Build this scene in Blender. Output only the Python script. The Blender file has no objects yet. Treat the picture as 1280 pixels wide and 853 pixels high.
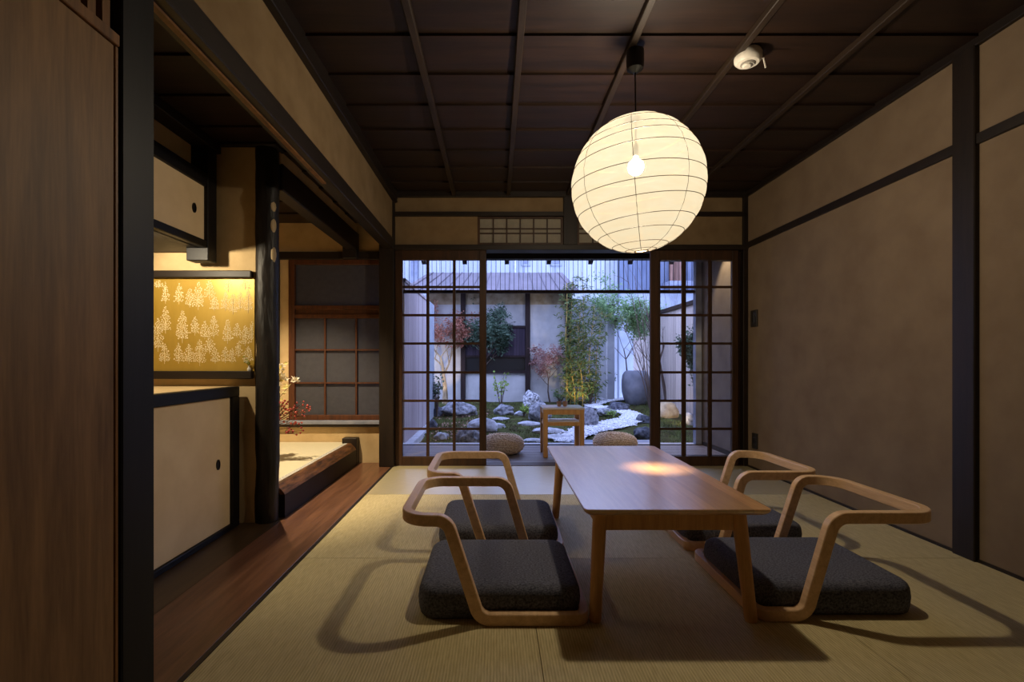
import bpy, bmesh, math, random
from mathutils import Vector, Matrix, noise
random.seed(7)
scene = bpy.context.scene
COL = scene.collection
PI = math.pi

# ------------------------------------------------------------------ camera numbers (1280x853)
F, CX, CY, H = 600.0, 620.0, 452.0, 0.84
def PX(px, Y): return (px - CX) * Y / F
def PZ(py, Y): return H - (py - CY) * Y / F
def gz(Y):                                    # garden ground height
    return -0.10 + 0.25 * max(0.0, min(1.0, (Y - 5.0) / 3.2))
def gp(px, py):                               # point of the garden ground
    Y = 6.0
    for _ in range(40):
        Y = (H - gz(Y)) * F / (py - CY)
    return Vector((PX(px, Y), Y, gz(Y)))

# ------------------------------------------------------------------ node helpers
def new_mat(name):
    m = bpy.data.materials.new(name); m.use_nodes = True
    nt = m.node_tree; nt.nodes.clear()
    out = nt.nodes.new('ShaderNodeOutputMaterial')
    return m, nt, out
def N(nt, typ, **kw):
    n = nt.nodes.new(typ)
    for k, v in kw.items():
        if k in n.inputs.keys(): n.inputs[k].default_value = v
        else: setattr(n, k, v)
    return n
def L(nt, a, b): nt.links.new(a, b)
def lin(c):
    return tuple(((v/255)/12.92 if v/255 <= .04045 else ((v/255+.055)/1.055)**2.4) for v in c) + (1,)
def coords(nt, scale=(1,1,1), rot=(0,0,0), kind='Object'):
    tc = N(nt, 'ShaderNodeTexCoord'); mp = N(nt, 'ShaderNodeMapping')
    mp.inputs['Scale'].default_value = scale; mp.inputs['Rotation'].default_value = rot
    L(nt, tc.outputs[kind], mp.inputs['Vector']); return mp.outputs['Vector']
def ramp(nt, fac, stops):
    r = N(nt, 'ShaderNodeValToRGB')
    els = r.color_ramp.elements
    while len(els) < len(stops): els.new(0.5)
    for e, (p, c) in zip(els, stops): e.position = p; e.color = c
    L(nt, fac, r.inputs['Fac']); return r.outputs['Color']
def bump(nt, fac, strength=.3, dist=.01):
    b = N(nt, 'ShaderNodeBump'); b.inputs['Strength'].default_value = strength; b.inputs['Distance'].default_value = dist
    L(nt, fac, b.inputs['Height']); return b.outputs['Normal']
def noise_fac(nt, vec, scale, detail=4, rough=.55, dist=0):
    n = N(nt, 'ShaderNodeTexNoise'); n.inputs['Scale'].default_value = scale
    n.inputs['Detail'].default_value = detail; n.inputs['Roughness'].default_value = rough; n.inputs['Distortion'].default_value = dist
    L(nt, vec, n.inputs['Vector']); return n.outputs['Fac']
def principled(nt, out, rough=.6, spec=.4, **kw):
    p = N(nt, 'ShaderNodeBsdfPrincipled')
    p.inputs['Roughness'].default_value = rough; p.inputs['Specular IOR Level'].default_value = spec
    for k, v in kw.items(): p.inputs[k].default_value = v
    L(nt, p.outputs['BSDF'], out.inputs['Surface']); return p

def mat_noise(name, c1, c2, scale=8, rough=.7, spec=.3, stretch=(1,1,1), bs=0.0, bscale=60, bd=.004, detail=5, kind='Object', **kw):
    m, nt, out = new_mat(name); v = coords(nt, stretch, kind=kind)
    f = noise_fac(nt, v, scale, detail)
    p = principled(nt, out, rough, spec, **kw)
    L(nt, ramp(nt, f, [(.32, lin(c1)), (.68, lin(c2))]), p.inputs['Base Color'])
    if bs:
        f2 = noise_fac(nt, v, bscale, 3); L(nt, bump(nt, f2, bs, bd), p.inputs['Normal'])
    return m
def mat_wood(name, c1, c2, axis='y', scale=1.0, rough=.45, spec=.4, coat=0.0, coat_rough=.25, bs=.08, planks=None):
    m, nt, out = new_mat(name)
    st = {'x': (1.2, 16, 16), 'y': (16, 1.2, 16), 'z': (16, 16, 1.2)}[axis]
    v = coords(nt, tuple(s*scale for s in st))
    f = noise_fac(nt, v, 2.2, 6, .6, .6)
    v2 = coords(nt, tuple(s*scale*5 for s in st)); f2 = noise_fac(nt, v2, 3, 3)
    mx = N(nt, 'ShaderNodeMath', operation='MULTIPLY_ADD'); L(nt, f2, mx.inputs[0]); mx.inputs[1].default_value = .35; L(nt, f, mx.inputs[2])
    p = principled(nt, out, rough, spec)
    col = ramp(nt, mx.outputs[0], [(.42, lin(c1)), (.85, lin(c2))])
    if planks:                                   # planks laid side by side across X, each with its own tone
        w = planks; v3 = coords(nt); sp = N(nt, 'ShaderNodeSeparateXYZ'); L(nt, v3, sp.inputs[0])
        d = N(nt, 'ShaderNodeMath', operation='DIVIDE'); L(nt, sp.outputs['X'], d.inputs[0]); d.inputs[1].default_value = w
        fl = N(nt, 'ShaderNodeMath', operation='FLOOR'); L(nt, d.outputs[0], fl.inputs[0])
        wn = N(nt, 'ShaderNodeTexWhiteNoise', noise_dimensions='1D'); L(nt, fl.outputs[0], wn.inputs['W'])
        hs = N(nt, 'ShaderNodeHueSaturation'); L(nt, col, hs.inputs['Color'])
        mr = N(nt, 'ShaderNodeMapRange'); L(nt, wn.outputs['Value'], mr.inputs[0]); mr.inputs[3].default_value = .72; mr.inputs[4].default_value = 1.15
        L(nt, mr.outputs[0], hs.inputs['Value']); col = hs.outputs['Color']
    L(nt, col, p.inputs['Base Color'])
    if coat: p.inputs['Coat Weight'].default_value = coat; p.inputs['Coat Roughness'].default_value = coat_rough
    if bs: L(nt, bump(nt, mx.outputs[0], bs, .003), p.inputs['Normal'])
    return m
def mat_plain(name, c, rough=.5, spec=.4, metal=0.0, **kw):
    m, nt, out = new_mat(name); v = coords(nt); f = noise_fac(nt, v, 25, 3)
    p = principled(nt, out, rough, spec, **{'Metallic': metal, **kw})
    d = tuple(max(0, x*.86) for x in c)
    L(nt, ramp(nt, f, [(.3, lin(d)), (.7, lin(c))]), p.inputs['Base Color']); return m
def mat_glass(name, tint=(1,1,1,1), rough=.02):
    m, nt, out = new_mat(name)
    t = N(nt, 'ShaderNodeBsdfTransparent'); t.inputs['Color'].default_value = tint
    g = N(nt, 'ShaderNodeBsdfGlossy'); g.inputs['Roughness'].default_value = rough
    fr = N(nt, 'ShaderNodeFresnel'); fr.inputs['IOR'].default_value = 1.4
    mx = N(nt, 'ShaderNodeMixShader'); L(nt, fr.outputs[0], mx.inputs[0]); L(nt, t.outputs[0], mx.inputs[1]); L(nt, g.outputs[0], mx.inputs[2])
    L(nt, mx.outputs[0], out.inputs['Surface']); return m
def mat_tatami(name, c1, c2, axis='y', rough=.65, spec=.35):
    m, nt, out = new_mat(name); v = coords(nt)
    w = N(nt, 'ShaderNodeTexWave', wave_type='BANDS', bands_direction='X' if axis == 'y' else 'Y', wave_profile='SIN')
    w.inputs['Scale'].default_value = 2*PI/20/.0085; w.inputs['Distortion'].default_value = .6; w.inputs['Detail'].default_value = 1; w.inputs['Detail Scale'].default_value = 3
    L(nt, v, w.inputs['Vector'])
    st = (60, 6, 1) if axis == 'y' else (6, 60, 1)
    f = noise_fac(nt, coords(nt, st), 3, 4)
    mx = N(nt, 'ShaderNodeMath', operation='MULTIPLY_ADD'); L(nt, w.outputs['Fac'], mx.inputs[0]); mx.inputs[1].default_value = .35; L(nt, f, mx.inputs[2])
    p = principled(nt, out, rough, spec)
    L(nt, ramp(nt, mx.outputs[0], [(.35, lin(c1)), (.95, lin(c2))]), p.inputs['Base Color'])
    L(nt, bump(nt, w.outputs['Fac'], .22, .0015), p.inputs['Normal']); return m
def mat_leaf(name, c1, c2, trans=.35):
    m, nt, out = new_mat(name)
    g = N(nt, 'ShaderNodeNewGeometry'); f = g.outputs['Random Per Island']
    col = ramp(nt, f, [(0, lin(c1)), (1, lin(c2))])
    d = N(nt, 'ShaderNodeBsdfPrincipled'); d.inputs['Roughness'].default_value = .5; d.inputs['Specular IOR Level'].default_value = .35; L(nt, col, d.inputs['Base Color'])
    t = N(nt, 'ShaderNodeBsdfTranslucent'); L(nt, col, t.inputs['Color'])
    mx = N(nt, 'ShaderNodeMixShader'); mx.inputs[0].default_value = trans; L(nt, d.outputs[0], mx.inputs[1]); L(nt, t.outputs[0], mx.inputs[2])
    L(nt, mx.outputs[0], out.inputs['Surface']); return m
def mat_boards(name, c1, c2, pitch, axis='x', rough=.75, gap=.06, gapc=(40,36,40)):
    """vertical or horizontal boards with dark joints"""
    m, nt, out = new_mat(name); v = coords(nt); sp = N(nt, 'ShaderNodeSeparateXYZ'); L(nt, v, sp.inputs[0])
    d = N(nt, 'ShaderNodeMath', operation='DIVIDE'); L(nt, sp.outputs[axis.upper()], d.inputs[0]); d.inputs[1].default_value = pitch
    fr = N(nt, 'ShaderNodeMath', operation='FRACT'); L(nt, d.outputs[0], fr.inputs[0])
    fl = N(nt, 'ShaderNodeMath', operation='FLOOR'); L(nt, d.outputs[0], fl.inputs[0])
    lt = N(nt, 'ShaderNodeMath', operation='LESS_THAN'); L(nt, fr.outputs[0], lt.inputs[0]); lt.inputs[1].default_value = gap
    wn = N(nt, 'ShaderNodeTexWhiteNoise', noise_dimensions='1D'); L(nt, fl.outputs[0], wn.inputs['W'])
    f = noise_fac(nt, coords(nt, (14, 14, 1.2)), 2, 5)
    mm = N(nt, 'ShaderNodeMath', operation='MULTIPLY_ADD'); L(nt, wn.outputs['Value'], mm.inputs[0]); mm.inputs[1].default_value = .45; L(nt, f, mm.inputs[2])
    col = ramp(nt, mm.outputs[0], [(.35, lin(c1)), (.95, lin(c2))])
    mix = N(nt, 'ShaderNodeMix', data_type='RGBA'); L(nt, lt.outputs[0], mix.inputs['Factor']); L(nt, col, mix.inputs['A']); mix.inputs['B'].default_value = lin(gapc)
    p = principled(nt, out, rough, .25); L(nt, mix.outputs['Result'], p.inputs['Base Color'])
    L(nt, bump(nt, lt.outputs[0], -.5, .004), p.inputs['Normal']); return m

# ------------------------------------------------------------------ materials
M = {}
M['tatami'] = mat_tatami('tatami_straw', (182,164,116), (222,206,156), 'y', .62, .3)
M['tatami_cross'] = mat_tatami('tatami_straw_cross', (186,172,128), (224,210,166), 'x', .36, .9)
_p = M['tatami_cross'].node_tree.nodes['Principled BSDF']; _p.inputs['Coat Weight'].default_value = 1; _p.inputs['Coat IOR'].default_value = 2.2; _p.inputs['Coat Roughness'].default_value = .32
M['tatami_white'] = mat_tatami('tatami_pale', (205,196,165), (228,220,192), 'x', .6, .3)
M['ceiling'] = mat_wood('ceiling_cedar', (23,15,10), (46,30,21), 'x', .6, .5, .35)
M['ceiling_rod'] = mat_wood('ceiling_batten_wood', (28,21,15), (52,39,29), 'y', 1, .5, .35)
M['dark'] = mat_wood('dark_stained_timber', (18,13,10), (38,27,20), 'z', 1, .5, .4)
M['dark_y'] = mat_wood('dark_stained_timber_long', (18,13,10), (38,28,21), 'y', 1, .5, .4)
M['dark_x'] = mat_wood('dark_stained_timber_cross', (20,14,10), (40,29,21), 'x', 1, .5, .4)
M['black'] = mat_wood('black_lacquered_timber', (8,7,9), (18,16,18), 'z', 1, .5, .28)
M['door_wood'] = mat_wood('brown_door_wood', (84,54,26), (132,90,48), 'z', .8, .5, .4)
M['door_wood_x'] = mat_wood('brown_door_rail', (44,27,14), (74,47,27), 'x', 1, .5, .4)
M['lattice'] = mat_wood('lattice_door_wood', (42,26,14), (72,46,27), 'z', 1, .5, .4)
M['lattice_red'] = mat_wood('window_wood', (56,30,17), (90,50,28), 'z', 1, .5, .4)
M['panel_wood'] = mat_wood('tall_panel_wood', (96,70,44), (138,104,68), 'z', .7, .55, .35)
M['plaster'] = mat_noise('earth_plaster', (124,102,74), (140,118,88), 6, .9, .15, bs=.25, bscale=180, bd=.002)
M['plaster_right'] = mat_noise('earth_plaster_smooth', (122,104,85), (134,116,95), 5, .9, .15, bs=.15, bscale=200, bd=.0015)
M['plaster_end'] = mat_noise('veranda_end_plaster', (104,94,88), (120,110,102), 5, .9, .15, bs=.15, bscale=200, bd=.0015)
M['plaster_cream'] = mat_noise('cream_plaster', (186,160,118), (206,180,136), 7, .9, .15, bs=.3, bscale=120, bd=.002)
M['floorboard'] = mat_wood('polished_floorboard', (84,54,38), (128,88,64), 'y', .8, .3, .5)
M['floor_dark'] = mat_wood('dark_floorboard', (54,40,24), (82,62,40), 'y', .8, .35, .45)
M['oak'] = mat_wood('table_oak', (190,134,78), (224,170,110), 'y', 1, .3, .5, coat=1.0, coat_rough=.25, bs=.02, planks=.118); M['oak'].node_tree.nodes['Principled BSDF'].inputs['Coat IOR'].default_value = 3.2
M['oak_leg'] = mat_wood('table_leg_oak', (184,132,80), (220,170,112), 'z', 1, .4, .45)
M['chair_wood'] = mat_wood('bent_oak', (206,164,120), (238,200,156), 'y', 1.2, .36, .5, bs=.02)
M['cushion'] = mat_noise('charcoal_wool', (60,61,72), (116,117,130), 140, .95, .1, stretch=(1,2.4,1), bs=.35, bscale=350, bd=.002, detail=2)
M['fusuma'] = mat_noise('cream_paper_door', (222,196,156), (236,212,174), 5, .85, .15)
M['deck'] = mat_wood('veranda_board', (92,86,92), (138,130,134), 'x', .8, .4, .5)
M['stone'] = mat_noise('grey_stone', (72,74,82), (170,170,176), 22, .9, .2, bs=.6, bscale=40, bd=.01)
M['stone_dark'] = mat_noise('dark_stone', (46,48,58), (110,112,122), 22, .9, .2, bs=.6, bscale=40, bd=.01)
M['stone_warm'] = mat_noise('tan_stone', (160,138,110), (206,186,152), 12, .9, .2, bs=.5, bscale=40, bd=.01)
M['stone_flat'] = mat_noise('pale_stepping_stone', (150,152,160), (196,196,204), 18, .9, .2, bs=.4, bscale=50, bd=.006)
M['stone_speckle'] = mat_noise('speckled_stone', (46,48,58), (226,226,232), 34, .9, .2, bs=.5, bscale=50, bd=.008, detail=2)
M['basin'] = mat_noise('basin_stone', (104,106,116), (132,134,144), 6, .85, .2, bs=.3, bscale=60, bd=.006)
M['gravel'] = mat_noise('white_gravel', (170,172,184), (240,240,244), 60, .9, .2, detail=2)
M['moss'] = mat_noise('moss_ground', (58,46,32), (84,92,50), 7, .95, .1, bs=.9, bscale=90, bd=.02, detail=8)
M['kerb'] = mat_noise('pale_stone_sill', (176,178,186), (206,206,214), 10, .8, .25)
M['concrete'] = mat_noise('blue_grey_concrete', (118,124,142), (146,150,166), 8, .85, .2)
M['fence'] = mat_boards('weathered_cedar_boards', (150,136,138), (190,176,176), .105, 'y', gap=.05, gapc=(96,84,92))
M['fence_r'] = mat_boards('pale_cedar_boards', (176,160,150), (212,196,184), .11, 'y', gap=.05, gapc=(130,116,116))
M['house_wall'] = mat_noise('weathered_wall_plaster', (164,162,162), (196,194,192), 3, .9, .15, bs=.2, bscale=60)
M['house_band'] = mat_noise('brown_wall_plaster', (128,108,80), (176,160,132), 6, .9, .15)  # browner tone for the top strip of the house wall
M['house_dark'] = mat_wood('old_dark_timber', (28,20,19), (52,38,36), 'z', 1, .7, .2)
M['purple_siding'] = mat_boards('dark_board_siding', (44,36,48), (66,54,66), .05, 'x', gap=.12, gapc=(36,28,36))
M['roof'] = mat_noise('dark_metal_roof', (64,52,64), (88,74,86), 6, .5, .4, stretch=(1,.2,1))
M['white_siding'] = mat_boards('white_metal_siding', (160,166,176), (184,188,196), .3, 'x', gap=.03, gapc=(120,124,134))
M['blue_siding'] = mat_boards('grey_blue_siding', (84,92,114), (112,120,140), .12, 'x', gap=.06, gapc=(66,72,92))
M['white_wall'] = mat_noise('pale_render', (146,152,164), (166,172,182), 4, .85, .2)
M['grey_wall'] = mat_noise('grey_render', (146,150,158), (174,178,184), 3, .9, .15)
M['rust'] = mat_boards('rusty_sheet', (92,62,52), (150,112,96), .07, 'x', gap=.12, gapc=(60,40,36))
M['glass'] = mat_glass('door_glass')
M['pipe'] = mat_plain('white_pipe', (214,216,222), .4)
M['bark'] = mat_noise('tree_bark', (70,58,52), (112,96,86), 30, .9, .15, stretch=(1,1,.25), bs=.6, bscale=50, bd=.006)
M['bark_pale'] = mat_noise('pale_bark', (128,110,86), (176,156,124), 30, .85, .2, stretch=(1,1,.25), bs=.4, bscale=50, bd=.004)
M['bamboo'] = mat_noise('bamboo_culm', (130,108,48), (178,150,74), 20, .45, .4, stretch=(1,1,.3))
M['leaf_red'] = mat_leaf('maple_leaf', (150,86,72), (206,148,124))
M['leaf_pink'] = mat_leaf('fading_maple_leaf', (138,96,96), (190,150,140))
M['leaf_dark'] = mat_leaf('evergreen_leaf', (48,70,54), (108,130,108))
M['leaf_bamboo'] = mat_leaf('bamboo_leaf', (52,78,44), (116,132,78))
M['leaf_light'] = mat_leaf('pale_green_leaf', (92,128,80), (150,178,126))
M['leaf_fresh'] = mat_leaf('fresh_leaf', (116,150,66), (170,190,96))
M['leaf_yellow'] = mat_leaf('yellow_leaf', (196,176,74), (236,226,170))
M['leaf_white'] = mat_leaf('cream_petal', (226,216,190), (246,240,226))
M['berry'] = mat_plain('red_berry', (178,76,70), .35)
M['twig'] = mat_plain('brown_twig', (96,66,48), .8)
M['ceramic_dark'] = mat_plain('dark_ceramic', (44,38,36), .35)
M['ceramic_white'] = mat_plain('white_ceramic', (226,222,214), .3)
M['cup'] = mat_plain('brown_cup_glaze', (164,122,92), .35)
M['metal_black'] = mat_plain('black_metal', (14,12,12), .4, .5)
M['white_plastic'] = mat_plain('white_plastic', (232,226,214), .4)
M['grey_plastic'] = mat_plain('grey_plastic', (140,134,126), .4)
M['plate'] = mat_plain('dark_wall_plate', (46,40,34), .45)
M['heri'] = mat_noise('mat_edging_cloth', (150,150,150), (220,216,206), 160, .9, .1, detail=0)
M['bark_edge'] = mat_noise('bark_edged_beam', (52,33,18), (122,80,46), 16, .6, .3, stretch=(3,.5,3), bs=.5, bscale=30, bd=.006)
M['knot'] = mat_noise('pale_cut_knot', (150,128,96), (190,168,132), 40, .6, .3, stretch=(1,1,.2))  # lamplight on the knots is put into this pale colour
M['log'] = mat_noise('dark_log', (14,12,11), (36,29,25), 24, .5, .4, stretch=(1,1,.25), bs=.8, bscale=14, bd=.02)
# paper lantern, frosted glass, shoji paper, gold wallpaper
m, nt, out = new_mat('glowing_paper'); v = coords(nt, (1,1,5)); f = noise_fac(nt, v, 9, 5)
e = N(nt, 'ShaderNodeEmission'); e.inputs['Strength'].default_value = .76
L(nt, ramp(nt, f, [(.3, (1.0,.80,.49,1)), (.7, (1.0,.86,.58,1))]), e.inputs['Color'])
d = N(nt, 'ShaderNodeBsdfDiffuse'); d.inputs['Color'].default_value = (.030,.028,.024,1)
a = N(nt, 'ShaderNodeAddShader'); L(nt, e.outputs[0], a.inputs[0]); L(nt, d.outputs[0], a.inputs[1])
t = N(nt, 'ShaderNodeBsdfTransparent'); mx = N(nt, 'ShaderNodeMixShader'); mx.inputs[0].default_value = .05
L(nt, a.outputs[0], mx.inputs[1]); L(nt, t.outputs[0], mx.inputs[2]); L(nt, mx.outputs[0], out.inputs['Surface']); M['lantern'] = m
m, nt, out = new_mat('lamp_bulb'); e = N(nt, 'ShaderNodeEmission'); e.inputs['Color'].default_value = (1.0,.84,.62,1); e.inputs['Strength'].default_value = 12000
L(nt, e.outputs[0], out.inputs['Surface']); M['bulb'] = m
def mat_paper(name, c, trans):
    m, nt, out = new_mat(name); v = coords(nt); f = noise_fac(nt, v, 30, 4)
    col = ramp(nt, f, [(.3, lin(tuple(x*.93 for x in c))), (.7, lin(c))])
    d = N(nt, 'ShaderNodeBsdfPrincipled'); d.inputs['Roughness'].default_value = .45; d.inputs['Specular IOR Level'].default_value = .3; L(nt, col, d.inputs['Base Color'])
    t = N(nt, 'ShaderNodeBsdfTranslucent'); L(nt, col, t.inputs['Color'])
    mx = N(nt, 'ShaderNodeMixShader'); mx.inputs[0].default_value = trans; L(nt, d.outputs[0], mx.inputs[1]); L(nt, t.outputs[0], mx.inputs[2])
    L(nt, mx.outputs[0], out.inputs['Surface']); return m
M['shoji'] = mat_paper('shoji_paper', (196,186,164), .5)
M['frosted'] = mat_paper('frosted_glass', (112,112,120), .6)
M['gold'] = mat_noise('gold_wallpaper', (170,136,50), (194,160,72), 3, .40, .5, stretch=(2,1,.4), **{'Metallic': .3})
M['gold_print'] = mat_noise('silver_print', (214,192,140), (236,218,176), 30, .6, .3)

# ------------------------------------------------------------------ mesh builder
class B:
    def __init__(s): s.v = []; s.f = []; s.m = []
    def add(s, vs, fs, mi=0):
        o = len(s.v); s.v += [tuple(v) for v in vs]
        for f in fs: s.f.append(tuple(o+i for i in f)); s.m.append(mi)
        return s
    def bm(s, bm, mi=0, mat=None):
        if mat is not None: bmesh.ops.transform(bm, matrix=mat, verts=bm.verts)
        bm.verts.index_update()
        s.add([v.co[:] for v in bm.verts], [[v.index for v in f.verts] for f in bm.faces], mi); bm.free(); return s
    def box(s, x0, x1, y0, y1, z0, z1, bev=0.0, mi=0, seg=1):
        if x0 > x1: x0, x1 = x1, x0
        if y0 > y1: y0, y1 = y1, y0
        if z0 > z1: z0, z1 = z1, z0
        if not bev:
            vs = [(x0,y0,z0),(x1,y0,z0),(x1,y1,z0),(x0,y1,z0),(x0,y0,z1),(x1,y0,z1),(x1,y1,z1),(x0,y1,z1)]
            return s.add(vs, [(0,3,2,1),(4,5,6,7),(0,1,5,4),(1,2,6,5),(2,3,7,6),(3,0,4,7)], mi)
        bm = bmesh.new(); bmesh.ops.create_cube(bm, size=1)
        bmesh.ops.transform(bm, matrix=Matrix.Translation(((x0+x1)/2,(y0+y1)/2,(z0+z1)/2)) @ Matrix.Diagonal((x1-x0,y1-y0,z1-z0,1)), verts=bm.verts)
        bmesh.ops.bevel(bm, geom=bm.edges[:], offset=bev, segments=seg, affect='EDGES', profile=.5)
        return s.bm(bm, mi)
    def prism(s, pts, axis, a, b, mi=0):
        """polygon pts (2D) extruded along axis 'x','y' or 'z' from a to b"""
        n = len(pts)
        def P(p, t):
            return {'x': (t,p[0],p[1]), 'y': (p[0],t,p[1]), 'z': (p[0],p[1],t)}[axis]
        vs = [P(p,a) for p in pts] + [P(p,b) for p in pts]
        fs = [tuple(range(n-1,-1,-1)), tuple(range(n,2*n))] + [(i,(i+1)%n,n+(i+1)%n,n+i) for i in range(n)]
        return s.add(vs, fs, mi)
    def tube(s, pts, radii, n=8, mi=0, closed=False, caps=True):
        pts = [Vector(p) for p in pts]; k = len(pts)
        if not hasattr(radii, '__len__'): radii = [radii]*k
        T = []
        for i in range(k):
            a = pts[(i-1) % k] if (closed or i > 0) else pts[i]; b = pts[(i+1) % k] if (closed or i < k-1) else pts[i]
            t = (b-a); T.append(t.normalized() if t.length > 1e-9 else Vector((0,0,1)))
        up = Vector((0,0,1)) if abs(T[0].z) < .9 else Vector((1,0,0))
        nrm = (up - T[0]*up.dot(T[0])).normalized(); vs = []
        for i in range(k):
            nrm = (nrm - T[i]*nrm.dot(T[i])).normalized(); bn = T[i].cross(nrm)
            for j in range(n):
                a = 2*PI*j/n; vs.append(pts[i] + (nrm*math.cos(a)+bn*math.sin(a))*radii[i])
        fs = []
        for i in range(k if closed else k-1):
            i2 = (i+1) % k
            for j in range(n): fs.append((i*n+j, i*n+(j+1)%n, i2*n+(j+1)%n, i2*n+j))
        if caps and not closed: fs += [tuple(range(n-1,-1,-1)), tuple(range((k-1)*n, k*n))]
        return s.add(vs, fs, mi)
    def sweep(s, pts, prof, closed=True, mi=0):
        """sweep a 2D profile (side, up) along pts, starting with up = Z"""
        pts = [Vector(p) for p in pts]; k = len(pts); n = len(prof); vs = []
        T = [(pts[(i+1) % k] - pts[(i-1) % k]).normalized() for i in range(k)]
        up = Vector((0,0,1))
        for i in range(k):
            up = (up - T[i]*up.dot(T[i])).normalized(); sd = T[i].cross(up)
            for a, b in prof: vs.append(pts[i] + sd*a + up*b)
        fs = [(i*n+j, i*n+(j+1)%n, ((i+1)%k)*n+(j+1)%n, ((i+1)%k)*n+j) for i in range(k) for j in range(n)]
        return s.add(vs, fs, mi)
    def lathe(s, prof, c=(0,0,0), n=24, mi=0, sx=1, sy=1):
        vs = []; k = len(prof)
        for r, z in prof:
            for j in range(n):
                a = 2*PI*j/n; vs.append((c[0]+r*sx*math.cos(a), c[1]+r*sy*math.sin(a), c[2]+z))
        fs = [(i*n+j, i*n+(j+1)%n, (i+1)*n+(j+1)%n, (i+1)*n+j) for i in range(k-1) for j in range(n)]
        if prof[0][0] > 1e-6: fs.append(tuple(range(n-1,-1,-1)))
        if prof[-1][0] > 1e-6: fs.append(tuple(range((k-1)*n, k*n)))
        return s.add(vs, fs, mi)
    def ico(s, c, r, sub=1, mi=0, scale=(1,1,1)):
        bm = bmesh.new(); bmesh.ops.create_icosphere(bm, subdivisions=sub, radius=r)
        return s.bm(bm, mi, Matrix.Translation(c) @ Matrix.Diagonal((*scale,1)))
    def leaf(s, p, d, w, l, mi=0):
        d = Vector(d).normalized(); q = Vector((random.uniform(-1,1),random.uniform(-1,1),random.uniform(-1,1)))
        sd = d.cross(q)
        if sd.length < 1e-4: sd = d.cross(Vector((0,0,1)) if abs(d.z) < .9 else Vector((1,0,0)))
        sd.normalize(); nn = sd.cross(d); p = Vector(p)
        return s.add([p, p+d*l*.5+sd*w*.5+nn*w*.15, p+d*l, p+d*l*.5-sd*w*.5+nn*w*.15], [(0,1,2),(0,2,3)], mi)

def mesh_obj(name, b, mats, origin=(0,0,0), smooth=False):
    me = bpy.data.meshes.new(name); o = Vector(origin)
    me.from_pydata([tuple(Vector(v)-o) for v in b.v], [], b.f)
    for m in (mats if isinstance(mats, (list, tuple)) else [mats]): me.materials.append(m)
    me.polygons.foreach_set('material_index', b.m)
    if smooth: me.polygons.foreach_set('use_smooth', [True]*len(me.polygons))
    me.validate(); me.update()
    if smooth:
        try: me.set_sharp_from_angle(angle=math.radians(38))
        except Exception: pass
    ob = bpy.data.objects.new(name, me); COL.objects.link(ob); return ob
def wloc(o):
    v = Vector((0,0,0))
    while o: v += o.location; o = o.parent
    return v
def tag(o, label, cat, group=None, kind=None):
    o['label'] = label
    if cat: o['category'] = cat
    if group: o['group'] = group
    if kind: o['kind'] = kind
    return o
def thing(name, label, cat, loc, group=None):
    o = bpy.data.objects.new(name, None); o.empty_display_size = .1; COL.objects.link(o); o.location = loc
    return tag(o, label, cat, group)
def part(name, b, mats, parent, smooth=False, label=None):
    """b in world coordinates; parents carry no rotation while they are being built"""
    o = mesh_obj(name, b, mats, wloc(parent), smooth); o.parent = parent
    if label: o['label'] = label
    return o
def solo(name, b, mats, label, cat, group=None, smooth=False, kind=None):
    xs = [v[0] for v in b.v]; ys = [v[1] for v in b.v]; z = min(v[2] for v in b.v)
    og = ((min(xs)+max(xs))/2, (min(ys)+max(ys))/2, z)
    o = mesh_obj(name, b, mats, og, smooth); o.location = og
    return tag(o, label, cat, group, kind)
def struct(name, b, mats, label=None, parent=None, smooth=False):
    o = mesh_obj(name, b, mats, wloc(parent) if parent else (0,0,0), smooth)
    if parent: o.parent = parent
    else:
        o['kind'] = 'structure'
        if label: o['label'] = label
    return o
def struct_root(name, label, loc):
    o = bpy.data.objects.new(name, None); COL.objects.link(o); o.location = loc; o['kind'] = 'structure'; o['label'] = label; return o

# ================================================================== ROOM SHELL
YB = 3.856; XR = 2.02; XL = -0.82; ZC = 2.20
TW = (XR - XL) / 3
cols = [XL, 0.126, 1.092, XR]; rows = [YB, 3.03, 2.049, 1.075]
# subfloor; the strip nearer than the picture is matted in the same straw
b = B().box(XL, XR, -1.5, YB, -.12, -.055).box(XL, XR, -1.5, rows[3]-.002, -.055, 0)
struct('floor', b, M['tatami'], 'straw matted floor of the room')
rn = ['far', 'middle', 'near']
lab = {(0,0): 'straw tatami mat below the left lattice door, in the far left corner',
       (0,1): 'straw tatami mat catching blue light before the open veranda',
       (0,2): 'straw tatami mat below the right lattice door, in the far right corner',
       (1,0): 'straw tatami mat under the far left chair, in the middle row',
       (1,1): 'straw tatami mat under the far half of the low table',
       (1,2): 'straw tatami mat under the far right chair, beside the bare wall',
       (2,0): 'straw tatami mat in the front row beside the dark floorboards',
       (2,1): 'straw tatami mat in the front row under the table front legs',
       (2,2): 'straw tatami mat in the front row beside the dark wall post'}
for r in range(3):
    for c in range(3):
        g = .0012
        b = B().box(cols[c]+g, cols[c+1]-g, rows[r+1]+g, rows[r]-g, -.055, 0)
        solo('tatami_mat', b, M['tatami_cross'] if r == 0 else M['tatami'], lab[(r,c)], 'tatami mat', 'borderless tatami mats of the room floor')
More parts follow.
